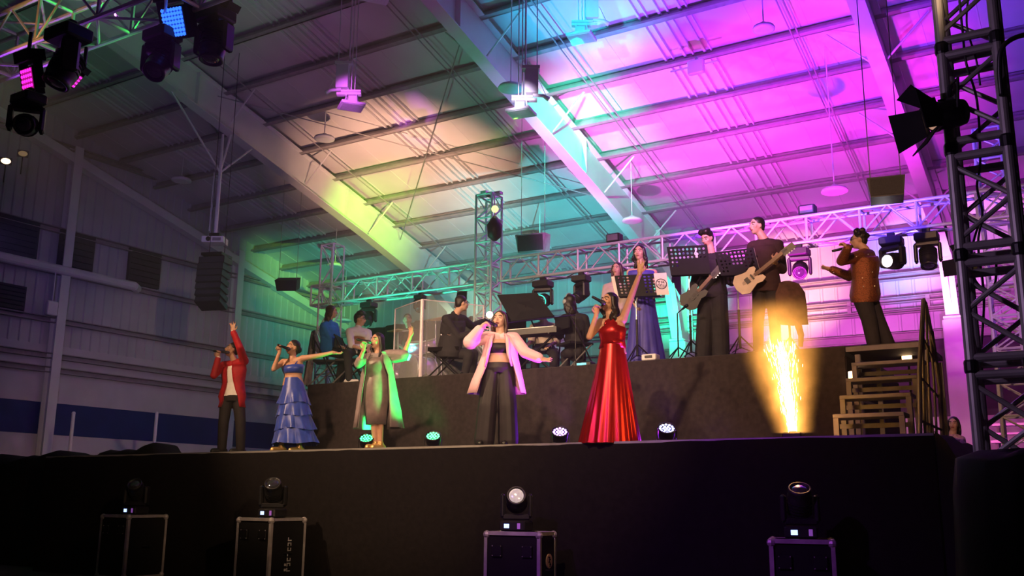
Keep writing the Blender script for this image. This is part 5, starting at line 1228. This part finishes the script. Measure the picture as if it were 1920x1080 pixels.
grey = cloth('satin_grey', (.17, .125, .12), .42, sheen=.2, var=.2, scale=12); robe = cloth('robe_grey', (.24, .19, .19), .6, var=.15, scale=12)
R_ = b.torso(J['hp'], J['sc'], b.lath, b.lat, b.fh, b.fs, 1.0, .02, inf=.013, t0=-.16, t1=.93)
lo = [(b.p(705, 796), b.lath, b.fh, .135, .115), (b.p(705, 770), b.lath, b.fh, .15, .125), (b.p(706, 745), b.lath, b.fh, .175, .135)]
MB().rings(lo + R_[1:], 30, lambda i, t: 1 + .015 * math.sin(6 * t + i)).build('dress', grey, b.root, True)
m = MB()
Rr = [(b.p(709, 803), b.lath, b.fh, .335, .22), (b.p(709, 770), b.lath, b.fh, .30, .20), (b.p(708, 735), b.lath, b.fh, .26, .185), (b.p(708, 705), b.lath, b.fh, .225, .172), (b.p(708, 685), b.lat, b.fs, .20, .155), (b.p(708, 672), b.lat, b.fs, .19, .135), (b.p(708, 664), b.lat, b.fs, .15, .105)]
m.shell(Rr, [(.5, .98), (.55, .98), (.62, .95), (.66, .85), (.6, .7), (.55, .55), (.5, .5)], .008, 46, lambda i, t: 1 + .05 * (1 - i / 7) * math.sin(9 * t + .5 * i)); m.build('robe', robe, b.root, True)
m = MB(); b.sleeve(m, 'a', .066, .062, .06, .25); blob(m, 'sleeve', robe, b.root); m = MB(); b.sleeve(m, 'b', .068, .075, .05, .12); m.cap(J['eb'] - Z_ * .03, J['sb'].lerp(J['eb'], .4) - Z_ * .07, .06, .05); blob(m, 'sleeve', robe, b.root)
b.shoes(GOLD)

# ---- woman in the pink blazer
b = Body('person', 'woman in a long pale pink blazer, black top and wide trousers', (930, 840), 10.2, 1.68, (-.35, .93), skin=SKIN_L)
J = {}; J['hp'] = b.p(934, 691); J['sc'] = b.p(939, 634); J['sa'] = b.p(914, 633, .02); J['sb'] = b.p(964, 634, -.02)
J['ea'] = b.lim(J['sa'], 882, 640, .27, True); J['wa'] = b.lim(J['ea'], 902, 613, .24, True); J['eb'] = b.lim(J['sb'], 985, 661, .28, True); J['wb'] = b.lim(J['eb'], 1012, 672, .24, True)
J['ha'] = b.p(922, 700); J['hb'] = b.p(947, 700); J['ka'] = b.p(914, 765, -.03); J['kb'] = b.p(951, 765, -.03); J['aa'] = b.p(908, 832, 0); J['ab'] = b.p(953, 832, 0)
b.fig(J, .95, .02); b.head(b.p(937, 600), b.f + Z_ * .12, neck=b.p(938, 628), hair='long', hm=HAIRB, mouth=.4)
b.hand(J['wa'], Z_ * .5 + b.r * .8, b.r * .2 - Z_ * .6 - b.vd * .5, 1, .9, .03); b.hand(J['wb'], b.r - Z_ * .18 - b.vd * .1, Z_ * .7 - b.vd * .6, 1, .15, .24)
b.skin_(); mic(b.p(907, 598, -.25), b.p(931, 611, -.12), 'microphone of the woman in the pink blazer')
blk = cloth('top_black', (.014, .010, .013), .6, var=.3); pink = cloth('crepe_pink', (.86, .52, .57), .75, var=.06, scale=10)
top = b.torso(J['hp'], J['sc'], b.lath, b.lat, b.fh, b.fs, .95, .026, inf=.012, t0=.42, t1=.8); MB().rings([(J['hp'].lerp(J['sc'], .48),) + top[0][1:]] + top[1:], 26).build('bustier', blk, b.root, True)
b.trousers(blk, top=.18, rh=.115, rk=.122, ra=.13, w=1.0)
Rr = [(b.p(932, 738), b.lath, b.fh, .37, .2), (b.p(933, 715), b.lath, b.fh, .33, .19), (b.p(935, 690), b.lath, b.fh, .275, .18), (b.p(937, 665), b.lat, b.fs, .225, .165), (b.p(939, 648), b.lat, b.fs, .21, .155), (b.p(939, 637), b.lat, b.fs, .20, .13), (b.p(939, 629), b.lat, b.fs, .165, .095)]
m = MB(); m.shell(Rr, [(.92, .75), (.86, .7), (.76, .62), (.66, .55), (.6, .52), (.58, .52), (.62, .6)], .012, 40, lambda i, t: 1 + .02 * math.sin(7 * t + i)); bz = m.build('blazer', pink, b.root, True)
for e, g in ((-1, .62), (1, .56)):
    pts = [(Rr[i][0] + Rr[i][1] * (e * (Rr[i][3] + .008) * math.sin(g + .05 * (3 - i))) + Rr[i][2] * ((Rr[i][4] + .012) * math.cos(g + .05 * (3 - i)))) for i in (2, 3, 4, 5, 6)]
    MB().tube(pts, [.01, .022, .028, .026, .02], 6).build('lapel', pink, bz, True)
m = MB(); b.sleeve(m, 'a', .085, .088, .062, .8); m.ball(J['ea'] - Z_ * .01, .095); blob(m, 'sleeve', pink, b.root); m = MB(); b.sleeve(m, 'b', .080, .075, .068, .9); blob(m, 'sleeve', pink, b.root); b.shoes()
# bright small lamp shining past her hand
g = b.p(918, 590, .35); t = thing('reading_lamp', g, 'small glaring lamp on a gooseneck behind the hand of the singer in pink', 'lamp'); MB().ball(g, .042, 12, 8).build('bulb', mat('glare', (1, .8, .5), .3, emit=40, ecol=(1, .72, .4)), t, True)
MB().lathe(g + b.vd * .05, b.vd, [(.05, 0), (.04, .04), (.012, .06)], 12).build('lamp_shade', M['black_metal'], t); MB().tube([g + b.vd * .1, g + b.vd * .5 - Z_ * .05, V((g.x + .1, YR + .25, ZR + .8)), V((g.x + .1, YR + .25, ZR + .02))], .009, 6).build('gooseneck', M['black_metal'], t); MB().lathe((g.x + .1, YR + .25, ZR), (0, 0, 1), [(.09, 0), (.09, .015), (.02, .03)], 14).build('base', M['black_metal'], t)

# ---- woman in the red satin gown
b = Body('person', 'woman in a long red satin gown with her arm raised high', (1146, 834), 10.15, 1.72, (-.72, .68))
J = {}; J['hp'] = b.p(1149, 664); J['sc'] = b.p(1148, 606); J['sa'] = b.p(1127, 604, .05); J['sb'] = b.p(1168, 599, -.05)
J['ea'] = b.lim(J['sa'], 1105, 632, .285, True); J['wa'] = b.lim(J['ea'], 1118, 590, .25, True); J['eb'] = b.lim(J['sb'], 1185, 552, .31, True); J['wb'] = b.lim(J['eb'], 1200, 512, .27, True)
J['ha'] = b.p(1139, 672); J['hb'] = b.p(1161, 672); J['ka'] = b.p(1137, 745, -.03); J['kb'] = b.p(1160, 745, -.03); J['aa'] = b.p(1137, 825, 0); J['ab'] = b.p(1160, 825, 0)
b.fig(J, .95, .018); b.head(b.p(1142, 567), b.f + Z_ * .22, neck=b.p(1146, 598), hair='wave', mouth=1.1)
b.hand(J['wa'], Z_ + b.r * .05, b.r * .6 - b.vd, -1, .95, .03); b.hand(J['wb'], Z_ + b.r * .1, -b.vd - b.r * .3, 1, .12, .2)
b.skin_(); mic(b.p(1110, 556, -.2), b.p(1134, 569, -.13), 'black microphone of the woman in the red gown')
red = cloth('satin_red', (.40, .008, .006), .30, metal=.6, var=.15, scale=6, spec=.5)
R_ = b.torso(J['hp'], J['sc'], b.lath, b.lat, b.fh, b.fs, .95, .02, inf=.012, t0=.18, t1=.8)
R_ += [(J['hp'].lerp(J['sc'], .92), b.lat, b.fs, .115, .10), (J['sc'] + Z_ * .02, b.lat, b.fs, .075, .078), (J['sc'] + Z_ * .045, b.lat, b.fs, .062, .066)]
MB().rings(R_, 44, lambda i, t: 1 + .035 * math.sin(7 * t + 2.1 * i)).build('bodice', red, b.root, True)
MB().tube([J['sc'].lerp(J['hp'], .08) - b.lat * .05 + b.fs * .09, J['sc'] - b.lat * .06 + Z_ * .03 + b.fs * .03, J['sc'] - b.lat * .05 + Z_ * .02 - b.fs * .05], .02, 8).build('neck_strap', red, b.root, True)
wc = J['hp'].lerp(J['sc'], .32); MB().rings([(wc - Z_ * .02, b.lat, b.fs, .142, .105), (wc + Z_ * .035, b.lat, b.fs, .140, .104)], 30).build('sash', red, b.root, True)
tier(wc - Z_ * .01, b.p(1145, 832), .138, .345, .075, 17, 11, 'gown_skirt', red, b, .85)
b.shoes(GOLD)

# ---- the band
def seated(name_label, hpx, head, sc, sa, sb, y, H, face, ea, wa, eb, wb, ka, kb, aa, ab, hair, topm, legm, hm=HAIR, glasses=False, w=1., sleeve_to=1., floor=None, shoes=SHOE, zoff=0, tilt=0., skin=SKIN_L):
    b = Body('person', name_label, hpx, y, H, face, floor=ZR if floor is None else floor, voxel=.011, skin=skin); J = {}
    J['hp'] = b.p(*hpx); J['sc'] = b.p(*sc); J['sa'] = b.p(*sa); J['sb'] = b.p(*sb)
    for e, el, wr in (('a', ea, wa), ('b', eb, wb)): J['e' + e] = b.lim(J['s' + e], el[0], el[1], .29, el[2]); J['w' + e] = b.lim(J['e' + e], wr[0], wr[1], .25, wr[2])
    J['ha'] = b.p(hpx[0] - 8, hpx[1] + 2, .06); J['hb'] = b.p(hpx[0] + 8, hpx[1] + 2, -.06)
    J['ka'], J['kb'], J['aa'], J['ab'] = b.p(*ka), b.p(*kb), b.p(*aa), b.p(*ab)
    b.fig(J, w); b.head(b.p(*head), b.f - Z_ * tilt, neck=J['sc'] + unit(J['sc'] - J['hp']) * .05, hair=hair, hm=hm, glasses=glasses, mouth=.1)
    for e in 'ab':
        d = unit(J['w' + e] - J['e' + e]); b.hand(J['w' + e], d * .8 + b.f * .3, -Z_ - d * .1, 1 if e == 'b' else -1, .4, .1)
    b.skin_(); m = MB(); m.rings(b.torso(J['hp'], J['sc'], b.lath, b.lat, b.fh, b.fs, w, 0, inf=.018, t0=-.16, t1=.95)); b.sleeve(m, 'a', .07, .062, .05, sleeve_to); b.sleeve(m, 'b', .07, .062, .05, sleeve_to); m.cap(J['sc'] - Z_ * .02, J['sc'] + Z_ * .055, .095, .068); blob(m, 'shirt', topm, b.root, .011)
    b.trousers(legm, top=.0, rh=.10, rk=.08, ra=.06); b.shoes(shoes); return b
tee_blue = cloth('tee_blue', (.02, .22, .62), .85, var=.1); tee_white = cloth('tee_white', (.78, .78, .80), .85, var=.06); knit = cloth('shirt_black', (.020, .018, .022), .85, var=.3); cream = cloth('shirt_cream', (.50, .42, .34), .85, var=.1)
wshoe = mat('shoe_white', (.75, .72, .7), .6)
seated('person in a bright blue tee with brown hair, seated in profile', (617, 655), (622, 585), (616, 608), (607, 611, -.1), (628, 611, .1), 12.85, 1.66, (.95, .1), (622, 642, True), (643, 652, True), (634, 640, False), (648, 648, False), (645, 660, -.1), (647, 657, .1), (634, 705, -.1), (640, 705, .1), 'bob', tee_blue, knit, HAIRB, sleeve_to=0.)
seated('young man in a white tee and glasses, seated behind the grey-robed singer', (668, 656), (675, 599), (671, 620), (655, 622, -.08), (690, 624, .08), 12.95, 1.70, (.9, .35), (659, 648, True), (680, 655, True), (694, 648, True), (690, 656, True), (652, 662, -.35), (700, 662, -.3), (655, 705, -.42), (702, 705, -.3), 'quiff', tee_white, knit, glasses=True, sleeve_to=.05, shoes=wshoe)
seated('man in a black shirt and glasses playing keyboard, seen from behind', (842, 660), (866, 569), (852, 596), (836, 598, -.14), (868, 598, .14), 12.75, 1.78, (.85, -.35), (860, 632, True), (893, 622, True), (885, 612, False), (905, 603, False), (880, 660, -.14), (888, 656, .14), (872, 688, -.14), (884, 686, .14), 'short', knit, knit, glasses=True, w=1.2)
seated('person in a cream shirt half hidden behind the black music rest', (1020, 650), (1012, 580), (1020, 610), (1000, 614, .0), (1042, 614, .0), 13.7, 1.68, (-.1, 1), (996, 640, True), (985, 650, True), (1045, 640, True), (1030, 648, True), (1004, 660, -.4), (1038, 660, -.4), (1004, 690, -.45), (1038, 690, -.45), 'short', cream, knit, sleeve_to=.05)
bb = seated('person in black with headphones, seen from behind at the keyboard', (1078, 658), (1067, 567), (1077, 594), (1058, 597, .05), (1096, 597, -.05), 13.25, 1.72, (-.55, -.6), (1050, 630, False), (1040, 622, False), (1104, 632, True), (1090, 640, False), (1060, 662, .3), (1090, 662, .3), (1062, 690, .3), (1090, 690, .3), 'bob', knit, knit, w=1.1)
m = MB(); hh = bb.hc
m.tube([hh + bb.hr * .088 * math.cos(a) + bb.hu * (.135 * math.sin(a) + .01) - bb.hf * .01 for a in [PI * i / 14 for i in range(15)]], .010, 6)
for e in (-1, 1): m.lathe(hh + bb.hr * e * .082, bb.hr * e, [(.04, 0), (.042, .02), (.03, .03)], 14)
m.build('headphones', mat('headphone_grey', (.35, .38, .4), .4), bb.root, True)
def standing(label, foot, y, H, face, head, sc, sa, sb, hp, ea, wa, eb, wb, ka, kb, aa, ab, hair, skin=SKIN_L, hm=HAIR, w=1., floor=None, tilt=0., mouth=.1, bust=0., curl=(.5, .5), glasses=False):
    b = Body('person', label, foot, y, H, face, floor=ZR if floor is None else floor, voxel=.0105, skin=skin); J = {}
    J['hp'] = b.p(*hp); J['sc'] = b.p(*sc); J['sa'] = b.p(*sa); J['sb'] = b.p(*sb)
    for e, el, wr in (('a', ea, wa), ('b', eb, wb)): J['e' + e] = b.lim(J['s' + e], el[0], el[1], .30, el[2]); J['w' + e] = b.lim(J['e' + e], wr[0], wr[1], .25, wr[2])
    l = unit(J['sb'] - J['sa']); J['ha'] = J['hp'] - l * .09 - Z_ * .05; J['hb'] = J['hp'] + l * .09 - Z_ * .05
    J['ka'], J['kb'], J['aa'], J['ab'] = b.p(*ka), b.p(*kb), b.p(*aa), b.p(*ab)
    b.fig(J, w, bust); b.head(b.p(*head), b.f - Z_ * tilt, neck=J['sc'] + unit(J['sc'] - J['hp']) * .05, hair=hair, hm=hm, mouth=mouth, glasses=glasses); return b
# woman in the blue off-shoulder gown
b = standing('woman in a violet-blue off-shoulder gown behind the badged music stand', (1205, 668), 13.1, 1.70, (-.3, .95), (1199, 474), (1203, 508), (1181, 511, 0), (1226, 511, 0), (1206, 565), (1178, 545, True), (1190, 570, True), (1234, 545, True), (1215, 570, True), (1196, 620, 0), (1216, 620, 0), (1196, 662, 0), (1216, 662, 0), 'wave', bust=.02)
for e in 'ab': b.hand(b.J['w' + e], b.J['w' + e] - b.J['e' + e], b.r * (1 if e == 'a' else -1), 1 if e == 'b' else -1, .6, .1)
b.skin_(); gown = cloth('gown_violet', (.07, .06, .42), .55, var=.15); J = b.J
MB().rings(b.torso(J['hp'], J['sc'], b.lath, b.lat, b.fh, b.fs, 1.0, .02, inf=.014, t0=.0, t1=.80), 26).build('bodice', gown, b.root, True)
MB().rings([(J['sc'] - Z_ * .10, b.lat, b.fs, .215, .145), (J['sc'] - Z_ * .05, b.lat, b.fs, .215, .14), (J['sc'] - Z_ * .01, b.lat, b.fs, .205, .125)], 30, lambda i, t: 1 + .02 * math.sin(9 * t)).build('neck_flounce', gown, b.root, True)
tier(J['hp'] + Z_ * .05, V((J['hp'].x, J['hp'].y, ZR + .01)) + b.r * .02, .165, .30, .07, 12, 21, 'gown_skirt', gown, b, .85); b.shoes()
# blurred woman further back
b = standing('woman with dark hair and a pale top far behind the blue gown', (1152, 640), 14.2, 1.66, (-.4, .9), (1157, 505), (1152, 536), (1137, 539, 0), (1168, 539, 0), (1152, 582), (1132, 566, True), (1142, 585, True), (1172, 566, True), (1162, 585, True), (1146, 620, 0), (1158, 620, 0), (1146, 655, 0), (1158, 655, 0), 'long', hm=HAIRB)
for e in 'ab': b.hand(b.J['w' + e], b.J['w' + e] - b.J['e' + e], b.r * (1 if e == 'a' else -1), 1 if e == 'b' else -1, .5, .1)
b.skin_(); m = MB(); m.rings(b.torso(b.J['hp'], b.J['sc'], b.lath, b.lat, b.fh, b.fs, 1, .015, inf=.018, t0=-.16, t1=.93)); b.sleeve(m, 'a', .066, .058, .046); b.sleeve(m, 'b', .066, .058, .046); blob(m, 'blouse', cream, b.root, .011); b.trousers(knit); b.shoes()
# bassist
b = standing('bassist in loose black clothes with thick hair, looking down', (1337, 664), 13.0, 1.70, (-.55, .8), (1326, 447), (1335, 484), (1313, 488, .06), (1358, 486, -.06), (1336, 550), (1303, 530, True), (1290, 560, True), (1372, 528, True), (1340, 512, True), (1322, 605, -.05), (1350, 605, -.05), (1318, 656, 0), (1352, 656, 0), 'quiff', tilt=.45)
J = b.J; b.hand(J['wa'], -Z_ * .5 - b.r * .6, b.r * .4 + b.vd, -1, .5, .1); b.hand(J['wb'], -b.r * .5 + Z_ * .5 - b.vd * .3, b.vd - Z_ * .2, 1, .9, .06)
b.skin_(); m = MB(); m.rings(b.torso(J['hp'], J['sc'], b.lath, b.lat, b.fh, b.fs, 1.12, 0, inf=.03, t0=-.16, t1=.95)); b.sleeve(m, 'a', .08, .07, .055); b.sleeve(m, 'b', .08, .07, .055); m.cap(J['sc'], J['sc'] + Z_ * .05, .08, .062); blob(m, 'shirt', knit, b.root, .011); b.trousers(knit, rh=.125, rk=.125, ra=.12, w=1.1); b.shoes()
def guitar(p_body, p_head, nrm, label, col, sc=1., bass=False):
    """p_body body centre, p_head tip of the headstock"""
    ax = unit(p_head - p_body); n = unit(nrm - ax * ax.dot(nrm)); sd = ax.cross(n); t = thing('bass_guitar' if bass else 'electric_guitar', p_body, label, 'guitar')
    out = [(-.21, 0), (-.19, .10), (-.10, .155), (0, .125), (.06, .11), (.13, .135), (.20, .115), (.19, .06), (.13, .035), (.13, -.035), (.17, -.06), (.17, -.10), (.11, -.125), (.04, -.105), (-.03, -.125), (-.11, -.16), (-.19, -.10)]
    q = [p_body + (ax * x + sd * y) * sc for x, y in out]; N = len(q)
    MB().add([v + n * .02 for v in q] + [v - n * .02 for v in q], [tuple(range(N)), tuple(range(2 * N - 1, N - 1, -1))] + [(i, i + N, (i + 1) % N + N, (i + 1) % N) for i in range(N)]).build('body', col, t)
    L = (p_head - p_body).length; a = p_body + ax * .1 * sc + n * .022; e = p_body + ax * (L - .18)
    MB().obox((a + e) / 2, ax * (e - a).length / 2, sd * .024, n * .012).build('neck', mat('neck_wood', (.22, .11, .05), .4), t); MB().obox(p_head - ax * .09 + sd * .008, ax * .10, sd * .045, n * .008).build('headstock', M['black_plastic'], t)
    for k in range(4): MB().box(p_head - ax * (.03 + .04 * k) + sd * .06, (.018, .018, .018)).build('tuner', M['alu'], t)
    MB().obox(p_body - ax * .02 * sc + n * .026, ax * .03, sd * .04, n * .006).obox(p_body + ax * .06 * sc + n * .026, ax * .012, sd * .04, n * .006).build('pickup', M['black_plastic'], t)
    for k in range(4): u = -.018 + .012 * k; MB().tube([p_body - ax * .1 * sc + sd * u + n * .034, p_head - ax * .1 + sd * u * .8 + n * .02], .0012, 4).build('string', M['alu'], t)
    return t
guitar(b.p(1300, 556, -.24), b.p(1350, 500, -.30), -b.vd, 'dark bass guitar held low by the bassist', M['black_plastic'], .95, True)
MB().tube([J['sb'] + Z_ * .04 - b.f * .02, J['sc'].lerp(J['hp'], .4) + b.f * .17, b.p(1297, 548, -.22)], .018, 6).build('strap', M['black_cloth'], b.root, True)
# guitarist
b = standing('guitarist in a dark shirt with slicked hair, looking left', (1432, 652), 12.85, 1.80, (-.8, .6), (1419, 424), (1434, 457), (1411, 462, .07), (1459, 459, -.07), (1436, 535), (1402, 505, True), (1402, 530, True), (1467, 505, True), (1452, 490, True), (1421, 595, -.03), (1452, 595, -.03), (1421, 641, 0), (1455, 641, 0), 'short')
J = b.J; b.hand(J['wa'], Z_ * .1 + b.r * .9 - Z_ * .3, b.vd, -1, .5, .1); b.hand(J['wb'], b.r * .4 + Z_ * .6 - b.vd * .2, b.vd - b.r * .1, 1, .9, .06)
b.skin_(); m = MB(); dsh = cloth('shirt_plum', (.045, .018, .022), .8, var=.2); m.rings(b.torso(J['hp'], J['sc'], b.lath, b.lat, b.fh, b.fs, 1.08, 0, inf=.02, t0=-.16, t1=.95)); b.sleeve(m, 'a', .074, .064, .05, .6); b.sleeve(m, 'b', .074, .064, .05, .6); m.cap(J['sc'], J['sc'] + Z_ * .06, .078, .060); blob(m, 'shirt', dsh, b.root, .011); b.trousers(knit, rk=.075, ra=.065); b.shoes()
guitar(b.p(1404, 525, -.27), b.p(1487, 458, -.36), -b.vd, 'electric guitar with a pale body held by the guitarist', mat('guitar_cream', (.75, .62, .5), .25), 1.0)
MB().tube([J['sb'] + Z_ * .05 - b.f * .03, J['sc'].lerp(J['hp'], .4) + b.f * .17 - b.r * .02, b.p(1402, 517, -.24)], .018, 6).build('strap', M['black_cloth'], b.root, True)
# singer in the sequinned jacket
b = standing('man in a rust sequinned jacket singing with one hand held out', (1655, 680), 12.95, 1.72, (-.97, .1), (1610, 450), (1622, 476), (1612, 480, -.13), (1630, 478, .13), (1622, 553), (1578, 489, True), (1590, 464, True), (1596, 516, False), (1560, 508, False), (1630, 610, -.08), (1645, 610, .08), (1640, 668, -.08), (1668, 668, .08), 'curly', mouth=.5, glasses=True)
J = b.J; J['eb'] = b.lim(J['sb'], 1590, 520, .30, True); J['wb'] = b.lim(J['eb'], 1560, 505, .25, True)
b = Body.__new__(Body) if False else b
b.hand(J['wa'], Z_ * .6 - b.r * .5, b.vd * .3 - b.r, 1, .95, .03); b.hand(J['wb'], -b.r + Z_ * .3, Z_ * .5 + b.vd * .2, 1, .15, .22)
b.skin_(); mic(b.p(1560, 471, -.12), b.p(1598, 462, -.06), 'microphone of the man in the sequinned jacket')
seq = mat('sequin_rust', (.30, .10, .035), .38, .55, var=.7, scale=120, bump=.5)
m = MB(); m.rings(b.torso(J['hp'], J['sc'], b.lath, b.lat, b.fh, b.fs, 1.15, 0, inf=.03, t0=-.16, t1=.95, deep=1.15)); b.sleeve(m, 'a', .078, .068, .055, .95); b.sleeve(m, 'b', .078, .068, .055, .95); m.cap(J['sc'], J['sc'] + Z_ * .04, .08, .065); blob(m, 'jacket', seq, b.root, .011); b.trousers(knit, rh=.12, rk=.10, ra=.085, w=1.1); b.shoes()
sq = MB().ball((0, 0, 0), .009, 6, 4).mesh('bright_sequin', M['alu'])
for (x, y, o_) in ((1606, 481, -.27), (1628, 477, -.30), (1563, 511, -.38), (1617, 521, -.27), (1640, 536, -.25), (1636, 510, -.26), (1619, 537, -.27)): inst('bright_sequin', sq, b.root, b.p(x, y, o_) - V(b.root['_o']))
# drummer behind the shield
seated('drummer in dark clothes, dim behind the acrylic shield', (770, 660), (764, 600), (768, 622), (752, 625, 0), (786, 625, 0), 14.6, 1.70, (-.1, 1), (746, 645, True), (758, 655, True), (792, 645, True), (782, 655, True), (756, 668, -.4), (784, 668, -.4), (756, 690, -.45), (784, 690, -.45), 'short', cloth('shirt_maroon', (.10, .035, .03), .85), knit, sleeve_to=.1)
# watcher at the lower right
b = standing('onlooker in a pale patterned top beyond the stage corner', (1786, 905), 16.9, 1.62, (-.2, 1), (1788, 795), (1786, 820), (1770, 824, 0), (1803, 824, 0), (1786, 862), (1764, 848, True), (1778, 858, True), (1808, 848, True), (1795, 858, True), (1778, 910, 0), (1795, 910, 0), (1778, 950, 0), (1795, 950, 0), 'bob', floor=0.0)
for e in 'ab': b.hand(b.J['w' + e], b.J['w' + e] - b.J['e' + e], b.r * (1 if e == 'a' else -1), 1 if e == 'b' else -1, .5, .1)
b.skin_(); m = MB(); m.rings(b.torso(b.J['hp'], b.J['sc'], b.lath, b.lat, b.fh, b.fs, 1, .015, inf=.018, t0=-.16, t1=.93)); b.sleeve(m, 'a', .066, .058, .046, .1); b.sleeve(m, 'b', .066, .058, .046, .1); blob(m, 'blouse', mat('blouse_print', (.5, .3, .42), .8, var=.6, scale=25), b.root, .011); b.trousers(knit); b.shoes()
bake()

# ------------------------------------------------------------------ thin stage haze in the whole hall
v_ = W.node_tree.nodes.new('ShaderNodeVolumeScatter'); v_.inputs['Density'].default_value = .0042; v_.inputs['Anisotropy'].default_value = .1
W.node_tree.links.new(v_.outputs[0], W.node_tree.nodes['World Output'].inputs['Volume'])
